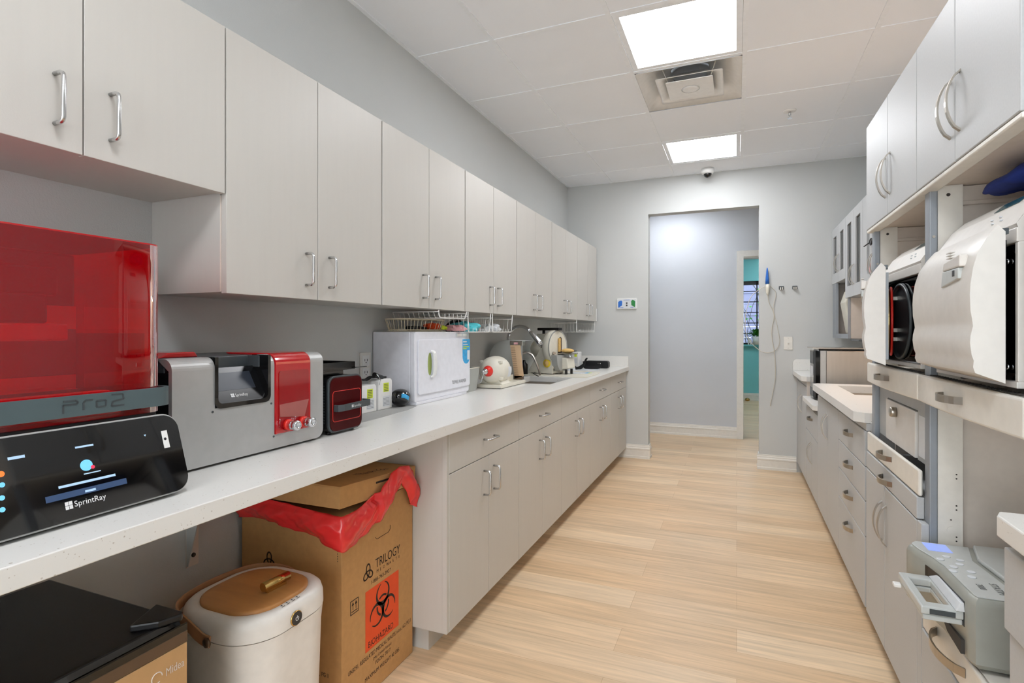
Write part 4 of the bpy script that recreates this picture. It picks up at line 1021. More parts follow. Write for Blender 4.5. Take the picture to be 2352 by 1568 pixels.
tag(obj('black_bottle', MB().lathe([(.03, .9228), (.03, 1.0), (.012, 1.02), (.012, 1.035)], (-1.59, 4.09, 0), 16), 'black'), 'black bottle beside the dark blue carton', 'bottle')
def bagf(u, v):
    a = 2 * PI * u; r = (.068 - .05 * v ** 1.5) * (1 + .12 * math.sin(5 * a + 3 * v))
    return (-1.42 + r * math.cos(a), 4.72 + r * 1.2 * math.sin(a), .9148 + .165 * v)
tag(obj('white_sack', MB().grid(bagf, 20, 8, False), 'label', solid=.001), 'white paper sack standing right behind the model trimmer', 'bag')
t = thing('white_blower', 'white boxy device with lime label and tube at the counter end', 'machine', (-1.42, 4.98, .9144))
obj('device_body', MB().box(-1.44, -1.365, 4.93, 5.03, .9148, 1.075), 'white', t, bev=.008)
obj('side_tube', MB().cyl((-1.585, 4.98, 1.03), .034, .145, 18, 'x'), 'white', t)
obj('side_stand', MB().box(-1.50, -1.445, 4.94, 5.02, .9148, 1.06), 'black', t)
obj('lime_label', MB().box(-1.41, -1.385, 4.9285, 4.93, 1.03, 1.06), 'lime', t)
obj('grey_label', MB().box(-1.415, -1.38, 4.929, 4.93, .97, 1.015), 'label', t)
obj('top_clip', MB().box(-1.46, -1.41, 4.95, 5.01, 1.075, 1.09), 'dgrey', t, bev=.003)
obj('strap_hook', MB().tube([(-1.44, 4.925, 1.04), (-1.455, 4.92, 1.02), (-1.44, 4.92, .99)], .0025, 6), 'chrome', t)
tag(obj('webbing_strap', MB().tube(spl([(-1.44, 4.90, .985), (-1.41, 4.87, .945), (-1.36, 4.86, .922), (-1.32, 4.93, .955), (-1.31, 5.0, 1.0), (-1.34, 5.04, .985), (-1.33, 5.0, .94), (-1.26, 4.96, .925), (-1.20, 4.98, .935), (-1.17, 5.0, .95)]), 0, flat=(.036, .006, (.3, .5, 1))), 'cloth_k'), 'black webbing strap draped on the counter by the white device', 'strap')
tag(obj('black_case', MB().prism(rrect(-1.36, -1.13, .9148, .985, .022, 5), 'y', 5.12, 5.20), 'black', bev=.006), 'long black rounded case on the counter against the far wall', 'case')
tag(obj('wire_clip', MB().tube([(-1.19, 5.06, .918), (-1.19, 5.06, .965), (-1.22, 5.06, .965)], .002, 6), 'chrome'), 'thin bent steel wire clip in front of the black case', 'clip')
tag(obj('paper_sheet', MB().prism([(-1.36, 4.74), (-1.16, 4.80), (-1.17, 5.02), (-1.35, 4.98)], 'z', .9147, .9157), 'label'), 'white paper sheet on the counter near the far wall', 'paper')
t = thing('clear_packet', 'small plastic packet with blue and green print on the white board', 'packet', (-1.13, 4.35, .9227))
obj('packet_film', MB().prism([(-1.30, 4.26), (-1.12, 4.30), (-1.10, 4.44), (-1.26, 4.42)], 'z', .9227, .9255), 'label', t)
obj('blue_print', MB().box(-1.15, -1.125, 4.31, 4.42, .9255, .926), 'sky', t)
obj('green_print', MB().box(-1.122, -1.108, 4.32, 4.42, .9255, .926), 'lime', t)

# ================================================================== UNDER THE COUNTER
t = thing('mini_fridge', 'compact fridge with black top and champagne coloured front', 'fridge', (-1.35, .56, 0))
FX, FY0, FY1, FZ = -1.10, .34, .815, .64
obj('fridge_body', MB().box(-1.60, FX - .045, FY0, FY1, .012, FZ - .022), 'black', t, bev=.004)
obj('top_panel', MB().box(-1.602, FX - .028, FY0 - .002, FY1 + .002, FZ - .022, FZ), 'black', t, bev=.006)
obj('grip_channel', MB().prism([(FX - .028, FZ - .022), (FX - .028, FZ - .004), (FX - .022, FZ - .016), (FX - .008, FZ - .016), (FX - .003, FZ - .006), (FX, FZ - .008), (FX, FZ - .022)], 'y', FY0, FY1), 'blackg', t)
obj('door', MB().box(FX - .042, FX, FY0, FY1, .03, FZ - .047), 'champ', t, bev=.002)
obj('bronze_band', MB().box(FX - .042, FX + .001, FY0, FY1, FZ - .046, FZ - .022), 'bronze', t, bev=.001)
obj('hinge_cap', MB().prism([(FX - .10, FY1 + .0), (FX - .012, FY1 + .0), (FX - .004, FY1 - .01), (FX - .02, FY1 - .05), (FX - .06, FY1 - .085)], 'z', FZ, FZ + .016), 'black', t, bev=.004)
s_ = MB(); ring = [(FX + .0006, .748 + .011 * math.cos(2 * PI * k / 30), .552 + .011 * math.sin(2 * PI * k / 30)) for k in range(26)]
s_.tube(ring, .0012, 5).text('Midea', .024, (FX + .0006, .766, .545), (0, 1, 0), (0, 0, 1), sx=.72)
obj('door_emblem', s_, 'mel', t)
feet(t, [(-1.57, FY0 + .04, 0)], .015, .012)
feet(t, [(-1.57, FY1 - .04, 0)], .015, .012)
feet(t, [(-1.16, FY0 + .04, 0)], .015, .03)
feet(t, [(-1.16, FY1 - .04, 0)], .015, .03)

# white pail
t = thing('warmer_pail', 'white rounded pail with beech lid, gold knob and tan carrying strap', 'pail', (-1.27, 1.15, 0))
PX0, PX1, QY0, QY1 = -1.432, -1.105, .985, 1.312
def ring_r(ins, z, r=.115): return [(x, y, z + .061 * min(1, z / .3)) for x, y in rrect(PX0 + ins, PX1 - ins, QY0 + ins, QY1 - ins, r - ins * .6, 10)]
def stack(rows):
    mb_ = MB(); n = len(rows[0]); vs = [p for R in rows for p in R]
    fs = [(i * n + k, i * n + (k + 1) % n, (i + 1) * n + (k + 1) % n, (i + 1) * n + k) for i in range(len(rows) - 1) for k in range(n)]
    mb_.add(vs, fs, True); mb_.add(vs, [tuple(range(n))[::-1], tuple(range((len(rows) - 1) * n, len(rows) * n))]); return mb_
obj('pail_body', stack([ring_r(.026, .0), ring_r(.018, .01), ring_r(.006, .36), ring_r(.002, .405)]), 'warmw', t, wn=True)
obj('pail_collar', stack([ring_r(.001, .408), ring_r(.002, .44), ring_r(.006, .455), ring_r(.014, .463), ring_r(.024, .466), ring_r(.034, .464), ring_r(.04, .460)]), 'warmw', t, wn=True)
ld = obj('beech_lid', stack([ring_r(.038, .460), ring_r(.038, .467), ring_r(.044, .471), ring_r(.07, .4735), ring_r(.10, .4745)]), 'beech', t, wn=True)
kb = Matrix.Translation((-1.21, 1.165, .5355)) @ Matrix.Rotation(math.radians(-4), 4, 'Z')
obj('gold_knob', MB().cyl((0, -.043, .019), .0125, .086, 20, 'y').box(-.006, .006, -.032, .032, 0, .012).xf(kb), 'gold', ld)
hz_ = .472
stp = [(PX1 - .135, QY0 - .005, hz_), (PX1 - .165, QY0 - .007, hz_ + .006), (PX0 + .115, QY0 - .008, hz_ + .03), (PX0 + .045, QY0 + .012, hz_ + .038), (PX0 + .006, QY0 + .055, hz_ + .040), (PX0 - .012, QY0 + .13, hz_ + .04), (PX0 - .012, QY1 - .13, hz_ + .04), (PX0 + .006, QY1 - .055, hz_ + .04), (PX0 + .045, QY1 - .012, hz_ + .038), (PX0 + .115, QY1 + .008, hz_ + .03), (PX1 - .165, QY1 + .007, hz_ + .006), (PX1 - .135, QY1 + .005, hz_)]
obj('carry_strap', MB().tube(spl(stp, 5), 0, flat=(.030, .005, (0, 0, 1))), 'leather', t, bev=.001)
obj('strap_stud', MB().lathe([(.012, QY0 - .008), (.011, QY0 - .014), (0, QY0 - .016)], (PX1 - .140, 0, hz_), 18, 'y'), 'bronze', t)
bt = obj('power_button', MB().lathe([(.020, 0), (.020, .003), (.018, .004)], (PX1 - .002, 1.135, .486), 28, 'x'), 'gold', t)
obj('button_face', MB().lathe([(.0175, .003), (.0175, .0052)], (PX1 - .002, 1.135, .486), 28, 'x'), 'dark', bt)
rr_ = [(PX1 + .0035, 1.135 + .0055 * math.sin(a), .486 - .0055 * math.cos(a)) for a in [math.radians(x) for x in range(-145, 146, 20)]]
obj('power_symbol', MB().tube(rr_, .0007, 5).tube([(PX1 + .0035, 1.135, .486), (PX1 + .0035, 1.135, .4935)], .0007, 5), 'white', bt)
dt = MB()
for k in range(4): dt.box(PX1 - .027, PX1 - .023, 1.105 + k * .018, 1.110 + k * .018, .5275, .5278).box(PX1 - .019, PX1 - .017, 1.102 + k * .018, 1.112 + k * .018, .5270, .5273)
obj('lid_marks', dt, 'dgrey', t)

# ================================================================== BIOHAZARD BOX
t = thing('biohazard_box', 'tall brown cardboard medical waste box with orange biohazard square', 'box', (-1.40, 1.615, 0))
BX0, BX1, BY0, BY1, BXH = -1.622, -1.18, 1.408, 1.822, .665
obj('carton', MB().box(BX0, BX1, BY0, BY1, .002, BXH), 'card', t, bev=.002)
pr = MB(); XI = BX1 + .0008
pr.text('TRILOGY', .046, (XI, 1.583, .428), (0, 1, 0), (0, 0, 1), sx=.80)
for k, ch in enumerate('MEDWASTE'): pr.text(ch, .0155, (XI, 1.590 + k * .0192, .409), (0, 1, 0), (0, 0, 1))
pr.text('1-888-763-3927', .0185, (XI, 1.556, .381), (0, 1, 0), (0, 0, 1), sx=1.0)
pr.text('UN3291, REGULATED MEDICAL WASTE, n.o.s., 6.2, PG II', .0205, (XI, 1.437, .130), (0, 1, 0), (0, 0, 1), sx=.745)
pr.text('(May Contain Sharps)', .0145, (XI, 1.570, .110), (0, 1, 0), (0, 0, 1), sx=.86)
pr.text('FDOH: 7817', .0185, (XI, 1.583, .088), (0, 1, 0), (0, 0, 1), sx=.93)
pr.text('MAXIMUM WEIGHT 40 LBS.', .020, (XI, 1.524, .058), (0, 1, 0), (0, 0, 1), sx=.86)
# arrows mark
pr.plate([1.449, 1.4515, 1.4885, 1.491], [.323, .3255, .3675, .37], XI - .0006, XI, {(1, 1)}, 'x')
pr.box(XI - .0006, XI, 1.455, 1.485, .331, .3335)
for y in (1.462, 1.478):
    pr.box(XI - .0006, XI, y - .0012, y + .0012, .338, .358); pr.prism([(y - .0055, .353), (y, .364), (y + .0055, .353)], 'x', XI - .0006, XI)
# three-loop ribbon mark
def ribbon(pr, c, yd, s, xo):
    nv = Vector(yd).cross(Vector((0, 0, 1)))
    for off in (1.0, .86):
        pts = []
        for k in range(72):
            a = 2 * PI * k / 72; x = math.sin(a) - 1.75 * math.sin(2 * a) * off; y = math.cos(a) + 1.75 * math.cos(2 * a) * off
            pts.append(Vector(xo) + Vector(yd) * (c[0] + x * s * .40) + Vector((0, 0, 1)) * (c[1] - .004 - .004 * 0 + y * s * .44))
        n = len(pts)
        for k in range(n):
            a, b_ = pts[k], pts[(k + 1) % n]; d_ = (b_ - a).normalized(); sd = nv.cross(d_) * .0012; e = d_ * .0004
            pr.add([a - sd - e, b_ - sd + e, b_ + sd + e, a + sd - e], [(0, 1, 2, 3)])
ribbon(pr, (1.543, .432), (0, 1, 0), .026, (XI, 0, 0))
obj('printing', pr, 'ink', t)
pl = MB(); YI = BY0 - .0008; ribbon(pl, (-1.492, .476), (1, 0, 0), .026, (0, YI, 0))
obj('side_mark', pl, 'ink', t); pl = MB()
pl.text('UN3291, REGULATED MEDICAL WASTE, n.o.s., 6.2, PG II', .0205, (BX1 - .425, YI, .130), (1, 0, 0), (0, 0, 1), sx=.745)
obj('side_printing', pl, 'ink', t)
og = obj('orange_square', MB().box(BX1, BX1 + .0006, 1.528, 1.7255, .157, .366), 'orange', t)
bz = MB(); cy, cz = 1.627, .281; XI2 = BX1 + .0010
R_ = .030; dd = .0400
for q in range(3):
    a = math.radians(90 + 120 * q); oc = (cy + dd * math.cos(a), cz + dd * math.sin(a)); pts = []; rr = .0405
    # crescent: outer circle minus shifted inner circle, opening outwards
    n = 30; outer = []; inner = []
    for k in range(n + 1):
        th = a + math.radians(16) + math.radians(328) * k / n
        w = .0025 + .012 * (1 - abs(1 - 2 * k / n)) ** .8
        outer.append((oc[0] + rr * math.cos(th), oc[1] + rr * math.sin(th))); inner.append((oc[0] + (rr - w) * math.cos(th) , oc[1] + (rr - w) * math.sin(th)))
    for k in range(n):
        P4 = [outer[k], outer[k + 1], inner[k + 1], inner[k]]
        bz.add([(XI2, y, z) for y, z in P4], [(0, 1, 2, 3)])
rg = [(XI2 + .0002, cy + .0295 * math.cos(2 * PI * k / 36), cz + .0295 * math.sin(2 * PI * k / 36)) for k in range(36)]
for q in range(3):
    a0 = math.radians(90 + 120 * q)
    for k in range(8):
        A0 = a0 - math.radians(38) + math.radians(76) * k / 8; A1 = A0 + math.radians(9.5)
        bz.add([(XI2, cy + r * math.cos(A), cz + r * math.sin(A)) for r, A in ((.0300, A0), (.0375, A0), (.0375, A1), (.0300, A1))], [(0, 1, 2, 3)])
bz.text('BIOHAZARD', .030, (XI2, 1.541, .167), (0, 1, 0), (0, 0, 1), sx=.88)
obj('biohazard_mark', bz, 'ink', og, fix=False)
hs = [(BX1 + .0008, 1.583, .537), (BX1 + .0008, 1.592, .528), (BX1 + .0008, 1.662, .530), (BX1 + .0008, 1.672, .538), (BX1 + .0008, 1.672, .552)]
obj('hand_slot', MB().tube(hs, .0009, 5), 'ink', t)
dsh = MB()
for k in range(14): dsh.box(BX1 - .018, BX1 - .016, YI, BY0, .62 - k * .008, .624 - k * .008)
obj('perforation', dsh, 'ink', t)

# lid, tipped on top
lidM = Matrix.Translation((-1.37, 1.611, .712)) @ Matrix.Rotation(math.radians(-2.0), 4, 'Z') @ Matrix.Rotation(math.radians(-3.4), 4, 'X') @ Matrix.Rotation(math.radians(-1.0), 4, 'Y')
t = thing('carton_lid', 'shallow brown cardboard lid lying askew on the medical waste box', 'lid', (-1.37, 1.62, .68))
lm = MB().box(-.20, .20, -.209, .209, .030, .036)
for a in ((-.2, -.196, -.209, .209), (.196, .2, -.209, .209), (-.2, .2, -.209, -.205), (-.2, .2, .205, .209)): lm.box(a[0], a[1], a[2], a[3], -.035, .034)
obj('lid_shell', lm.xf(lidM), 'card', t, bev=.001)
obj('lid_slot', MB().prism(rrect(-.03, .06, .012, .019, .003, 3), 'x', .2, .2006).xf(lidM), 'ink', t)
wsc = MB(); wsc.text('Thank You', .05, (.145, -.03, .0366), (0, 1, 0), (-1, 0, 0), sx=.8)
obj('handwriting', MB().text('Thank You', .045, (.13, -.04, .0366), (.15, 1, 0), (-1, .1, 0), sx=.75).xf(lidM), 'ink', t)

# red liner draped over the box edge
t_ = MB(); rnd = random.Random(4)
per = []   # perimeter of box, clockwise from far right corner along front(+X) to near, then near side to wall
NP = 90
def perim(u):
    """u 0..1 : +X face from far to near, then -Y face from front to wall"""
    L1, L2 = BY1 - BY0, BX1 - BX0; s = u * (L1 + L2)
    if s < L1: return (BX1, BY1 - s, (1, 0))
    return (BX1 - (s - L1), BY0, (0, -1))
def lower(u):
    pts = [(0, .575), (.05, .60), (.085, .66), (.13, .70), (.2, .66), (.27, .61), (.34, .575), (.42, .558), (.47, .553), (.53, .568), (.6, .588), (.7, .60), (.8, .615), (.9, .618), (1, .61)]
    for (a, za), (b_, zb) in zip(pts, pts[1:]):
        if u <= b_: return za + (zb - za) * (u - a) / (b_ - a)
    return pts[-1][1]
def upper(u):
    pts = [(0, .69), (.08, .755), (.15, .765), (.22, .74), (.30, .70), (.40, .672), (.48, .668), (.6, .675), (1, .70)]
    for (a, za), (b_, zb) in zip(pts, pts[1:]):
        if u <= b_: return za + (zb - za) * (u - a) / (b_ - a)
    return pts[-1][1]
def bagp(u, v):
    x, y, nrm = perim(u); lo, hi = lower(u), upper(u); z = hi + (lo - hi) * v
    cr = abs(u - .484) < .05
    nx_, ny_ = nrm
    if cr: w_ = (u - .434) / .1; nx_, ny_ = math.cos(w_ * PI / 2), -math.sin(w_ * PI / 2)
    bulge = .008 + .016 * math.sin(PI * min(1, v * 1.05)) + .008 * math.sin(u * 23 + v * 2.5) * (.3 + v * .6) + .0055 * abs(math.sin(u * 17 - v * 4.2)) + .003 * abs(math.sin(u * 47 + v * 7)) + .0018 * math.sin(u * 90 - v * 11)
    if z > BXH + .004 and not (.02 < u < .3): bulge = min(bulge, .012) 
    bulge = max(bulge, .004) + (.012 if .04 < u < .30 else 0)
    return (x + nx_ * bulge, y + ny_ * bulge, z)
bg = obj('red_liner_bag', MB().grid(bagp, 150, 14, True), 'bag', solid=.0008)
tag(bg, 'red plastic liner bag folded over the rim of the waste box', 'bag')

# ================================================================== RIGHT BASE CABINETS
XB = .50
def doors(t, x, y0, y1, z0, z1, n=2, hz=None, m='lam_r', th=.02):
    g = .0015; w = (y1 - y0) / n; out = []
    for k in range(n):
        a, c = y0 + k * w + g, y0 + (k + 1) * w - g
        d = obj('door', MB().box(x, x + th, a, c, z0, z1), m, t, bev=.0025)
        out.append(d)
        if hz is not None: bow(d, x, (c - .028) if k == 0 and n == 2 else (a + .028), hz)
    return out
def drawer(t, x, y0, y1, z0, z1, m='lam_r', hz=None, th=.02, bev=.0025):
    d = obj('drawer', MB().box(x, x + th, y0 + .0015, y1 - .0015, z0, z1), m, t, bev=bev)
    bow(d, x, (y0 + y1) / 2, hz if hz else (z0 + z1) / 2 + .01, False); return d
GR = 'silver base cabinets along the right wall'
def rbase(y0, y1, z1, label, x0=XB + .021, hol=False):
    t = thing('base_cabinet', label, 'cabinet', ((x0 + XR) / 2, (y0 + y1) / 2, 0), group=GR)
    obj('carcass', hollow(x0, XR - .002, y0 + .0005, y1 - .0005, .1, z1 - .002) if hol else MB().box(x0, XR - .002, y0 + .0005, y1 - .0005, .1, z1), 'lam_r', t)
    obj('toe_kick', MB().box(x0 + .06, XR - .002, y0 + .0005, y1 - .0005, 0, .1), 'lam_r', t)
    return t
r1 = rbase(4.786, 5.488, .878, 'silver base cabinet in the far right corner below the rounded counter')
doors(r1, XB, 4.79, 5.43, .1, .835, 2, .67); obj('filler_strip', MB().box(XB, XB + .02, 5.432, 5.488, .1, .87), 'lam_r', r1)
obj('top_rail', MB().box(XB + .004, XB + .021, 4.79, 5.43, .838, .876), 'lam_r', r1)
r2 = rbase(4.128, 4.784, .732, 'low silver base cabinet carrying the ice maker, with drawer and doors')
doors(r2, XB, 4.13, 4.782, .1, .515, 2, .385); drawer(r2, XB, 4.13, 4.782, .519, .700, hz=.635)
r3 = rbase(3.324, 4.127, .878, 'silver sink cabinet with two full height doors', hol=True)
doors(r3, XB, 3.326, 4.125, .1, .843, 2, .695)
obj('top_rail', MB().box(XB + .006, XB + .021, 3.326, 4.125, .846, .876), 'lam_r', r3)
r4 = rbase(2.682, 3.323, .878, 'silver base cabinet with a stack of four drawers')
for z0, z1 in ((.1, .396), (.400, .546), (.550, .692), (.696, .843)): drawer(r4, XB, 2.684, 3.322, z0, z1, hz=z1 - .062)
obj('top_rail', MB().box(XB + .006, XB + .021, 2.684, 3.322, .846, .876), 'lam_r', r4)

# counters on the right
t = thing('corner_countertop', 'short rounded quartz countertop in the far right corner', 'countertop', (.78, 5.1, .88))
obj('slab', MB().prism([(XR - .001, 4.745), (.50, 4.745), (.466, 4.785), (.466, 5.488), (XR - .001, 5.488)], 'z', .878, .918), 'quartz', t, bev=.003)
tag(obj('backsplash', MB().prism(rrect(.468, XR - .001, .9185, 1.018, .035, 6, (0, 1, 0, 0)), 'y', 5.468, 5.488), 'quartz', bev=.002), 'rounded quartz backsplash in the far right corner', 'backsplash')
t = thing('low_worktop', 'low white quartz ledge pulled out beneath the ice maker', 'countertop', (.78, 4.45, .74))
obj('slab', MB().prism([(XR - .001, 4.129), (.492, 4.129), (.473, 4.155), (.473, 4.743), (XR - .001, 4.743)], 'z', .733, .768), 'quartz', t, bev=.003)
obj('side_splash', MB().box(.505, XR - .001, 4.7845, 4.7848, .733, .877), 'mel', r1)
SX0, SX1, SYA, SYB = .595, .98, 3.45, 3.99
t = thing('sink_countertop', 'white quartz countertop with sink in front of the sterilizer bays', 'countertop', (.78, 3.4, .88))
sp = MB().plate([.52, SX0, SX1, XR - .001], [2.69, SYA, SYB, 4.128], .878, .92, {(1, 1)}, 'z')
sp.prism([(.52, 2.69), (.50, 2.69), (.466, 2.73), (.466, 4.085), (.50, 4.128), (.52, 4.128)], 'z', .878, .92)
obj('slab', sp, 'quartz', t)
s_ = MB()
s_.add([(SX0, SYA, .877), (SX1, SYA, .877), (SX1, SYB, .877), (SX0, SYB, .877), (SX0 + .02, SYA + .02, .72), (SX1 - .02, SYA + .02, .72), (SX1 - .02, SYB - .02, .72), (SX0 + .02, SYB - .02, .72)],
       [(0, 1, 5, 4), (1, 2, 6, 5), (2, 3, 7, 6), (3, 0, 4, 7), (4, 5, 6, 7)])
tag(obj('right_sink', s_, 'steel2', fix=False), 'rectangular sink basin set in the right quartz countertop', 'sink')

# ice maker
t = thing('ice_maker', 'stainless countertop ice maker with black front on the low ledge', 'ice maker', (.8, 4.6, .768))
obj('side_shell', MB().box(.594, 1.07, 4.452, 4.735, .785, 1.128), 'steel', t, bev=.004)
obj('frame_strip', MB().box(.556, .5935, 4.450, 4.737, .785, 1.128), 'alu', t, bev=.003)
obj('front_panel', MB().prism([(.556, 4.452), (.556, 4.735), (.528, 4.725), (.518, 4.69), (.518, 4.50), (.528, 4.46)], 'z', .778, 1.130), 'blackg', t, bev=.002)
obj('white_inset', MB().box(.5165, .519, 4.53, 4.66, .94, 1.01), 'label', t)
obj('grey_header', MB().box(.5165, .52, 4.50, 4.69, 1.03, 1.12), 'dgrey', t)
obj('drip_grille', MB().box(.5165, .519, 4.50, 4.69, .79, .85), 'dgrey', t)
obj('black_lid', MB().box(.545, 1.072, 4.448, 4.739, 1.131, 1.142), 'blackg', t, bev=.003)
obj('lid_trim', MB().box(.505, 1.072, 4.446, 4.741, 1.1425, 1.148), 'steel', t)
feet(t, [(.60, 4.49, .768)], .015, .017)
feet(t, [(.60, 4.70, .768)], .015, .017)
feet(t, [(1.03, 4.49, .768)], .015, .017)
feet(t, [(1.03, 4.70, .768)], .015, .017)

# ================================================================== RIGHT WALL CABINETS (far)
XG = .775; UZ = 2.148
GU = 'silver wall cabinets on the right wall'
def glass_cab(y0, y1, z0, label, slots, mname='lam_r'):
    t = thing('wall_cabinet', label, 'cabinet', ((XG + XR) / 2, (y0 + y1) / 2, z0), group=GU)
    g = .001
    obj('carcass', MB().box(XG + .02, XR - .002, y0 + g, y0 + .016, z0, UZ).box(XG + .02, XR - .002, y1 - .016, y1 - g, z0, UZ).box(XG + .02, XR - .002, y0 + g, y1 - g, z0, z0 + .018).box(XG + .02, XR - .002, y0 + g, y1 - g, UZ - .018, UZ).box(XR - .012, XR - .002, y0 + g, y1 - g, z0, UZ), mname, t)
    w = (y1 - y0) / 2
    for k in range(2):
        a, c = y0 + k * w + .0015, y0 + (k + 1) * w - .0015; m_ = (a + c) / 2
        if slots == 'rect':
            d = obj('door', MB().plate([a, m_ - .078, m_ + .078, c], [z0, z0 + .085, UZ - .075, UZ], XG, XG + .02, {(1, 1)}, 'x'), mname, t)
            obj('glass_pane', MB().box(XG + .009, XG + .012, m_ - .078, m_ + .078, z0 + .085, UZ - .075), 'clear', d)
        else:
            ova = [(m_ + .04 * math.cos(q) , z0 + .30 + (.15 if math.sin(q) > 0 else -.15) + .04 * math.sin(q)) for q in [2 * PI * j / 24 for j in range(24)]]
            n = 24; us = [a, c]; 
            oc = []
            for q in [2 * PI * j / 24 for j in range(24)]:
                cx2, cy2 = math.cos(q), math.sin(q); s2 = max(abs(cx2), abs(cy2)); oc.append((m_ + cx2 / s2 * (c - a) / 2, (z0 + UZ) / 2 + cy2 / s2 * (UZ - z0) / 2))
            db = MB(); vs = []
            for X_c in (XG, XG + .02): vs += [(X_c, y, z) for y, z in ova] + [(X_c, y, z) for y, z in oc]
            fs = []
            for j in range(n):
                k2 = (j + 1) % n
                fs += [(j, k2, k2 + n, j + n), (j + 2 * n, k2 + 2 * n, k2 + 3 * n, j + 3 * n), (j, k2, k2 + 2 * n, j + 2 * n), (j + n, k2 + n, k2 + 3 * n, j + 3 * n)]
            d = obj('door', db.add(vs, fs), mname, t)
        bow(d, XG, (c - .03) if k == 0 else (a + .03), z0 + .155)
    return t
glass_cab(4.853, 5.486, 1.677, 'silver wall cabinet with narrow glass slots in the far right corner', 'rect')
glass_cab(4.223, 4.851, 1.522, 'taller silver wall cabinet with long glass slots and lamp beneath', 'rect')
glass_cab(3.59, 4.221, 1.522, 'silver wall cabinet with oval finger slots next to the sterilizer bays', 'oval')
tag(obj('red_carton', MB().box(.86, 1.05, 5.0, 5.40, 1.696, 2.0), 'smoke2', bev=.003), 'dark red carton behind the glass of the corner wall cabinet', 'box')
tag(obj('white_carton', MB().box(.86, 1.05, 4.27, 4.47, 1.541, 1.83), 'label', bev=.003), 'white carton behind the glass of the taller wall cabinet', 'box')
tag(obj('grey_carton', MB().box(.86, 1.05, 4.50, 4.75, 1.541, 1.70), 'tan', bev=.003), 'low tan carton behind the glass of the taller wall cabinet', 'box')
t = thing('black_spectacles', 'black spectacles hooked in the oval slot of a wall cabinet door', 'glasses', (.765, 3.9, 1.83))
obj('lens_frame', MB().tube([(.768, 3.865 + .028 * math.cos(q), 1.835 + .02 * math.sin(q)) for q in [2 * PI * j / 16 for j in range(16)]], .004, 6, closed=True).tube([(.766, 3.94 + .028 * math.cos(q), 1.82 + .02 * math.sin(q)) for q in [2 * PI * j / 16 for j in range(16)]], .004, 6, closed=True).tube([(.767, 3.893, 1.83), (.766, 3.912, 1.826)], .004, 6), 'black', t)
obj('temple', MB().tube([(.766, 3.97, 1.82), (.74, 4.0, 1.80)], .004, 6).tube([(.768, 3.85, 1.85), (.785, 3.86, 1.87)], .004, 6), 'black', t)
tag(obj('pink_tag', MB().prism(rrect(3.985, 4.03, 1.655, 1.695, .015, 4), 'x', XG - .002, XG - .0005).box(XG - .002, XG - .0005, 4.0, 4.02, 1.63, 1.654), 'pink'), 'small pink tag stuck below the oval slot of a wall cabinet door', 'tag')

# open niche with dispenser and warm under-cabinet lamp
t = thing('dispenser_niche', 'open grey framed niche under the corner wall cabinet', 'niche', (.93, 5.1, 1.215))
NY_0, NY_1 = 4.742, 5.44
obj('niche_frame', MB().plate([NY_0, NY_0 + .012, 5.27, NY_1], [1.213, 1.248, 1.52], XG + .001, XG + .018, {(1, 1)}, 'x').box(XG + .001, XG + .018, 5.27, NY_1, 1.52, 1.675), 'post', t)
obj('near_panel', MB().box(XG + .019, XR - .002, NY_0, NY_0 + .018, 1.213, 1.519), 'mel', t)
obj('far_panel', MB().box(XG + .019, XR - .002, NY_1 - .018, NY_1, 1.249, 1.675), 'mel', t)
obj('niche_floor', MB().box(XG + .019, XR - .002, NY_0 + .019, NY_1, 1.213, 1.23), 'mel', t)
obj('niche_back', MB().box(XR - .015, XR - .002, NY_0 + .019, NY_1 - .019, 1.231, 1.519), 'mel', t)
t = thing('soap_dispenser', 'white wedge shaped dispenser with grey top inside the niche', 'dispenser', (.9, 5.12, 1.231))
obj('dispenser_body', MB().prism([(.84, 1.25), (.99, 1.231), (.99, 1.56), (.83, 1.60), (.80, 1.50)], 'y', 5.02, 5.24), 'cream', t, bev=.01)
obj('dispenser_top', MB().prism([(.83, 1.603), (.99, 1.562), (.99, 1.60), (.88, 1.635)], 'y', 5.03, 5.23), 'dgrey', t, bev=.006)
t = thing('puck_lamp', 'small warm round lamp under the wall cabinet beside the niche', 'lamp', (.90, 4.15, 1.522))
obj('lamp_rim', MB().lathe([(.045, 1.5215), (.045, 1.508), (.036, 1.506)], (.90, 4.13, 0), 24), 'nickel', t)
obj('lamp_lens', MB().lathe([(.0, 1.5065), (.035, 1.5065)], (.90, 4.13, 0), 24), 'warm', t, fix=False)
obj('lamp_strip', MB().box(.99, 1.02, 2.9, 4.05, 1.511, 1.5205), 'warm2', t)
tag(obj('glove_shelf', MB().box(XG + .02, XR - .003, 4.46, 4.73, 1.196, 1.208), 'dgrey'), 'thin dark shelf on the right wall below the pink lit niche side', 'shelf')
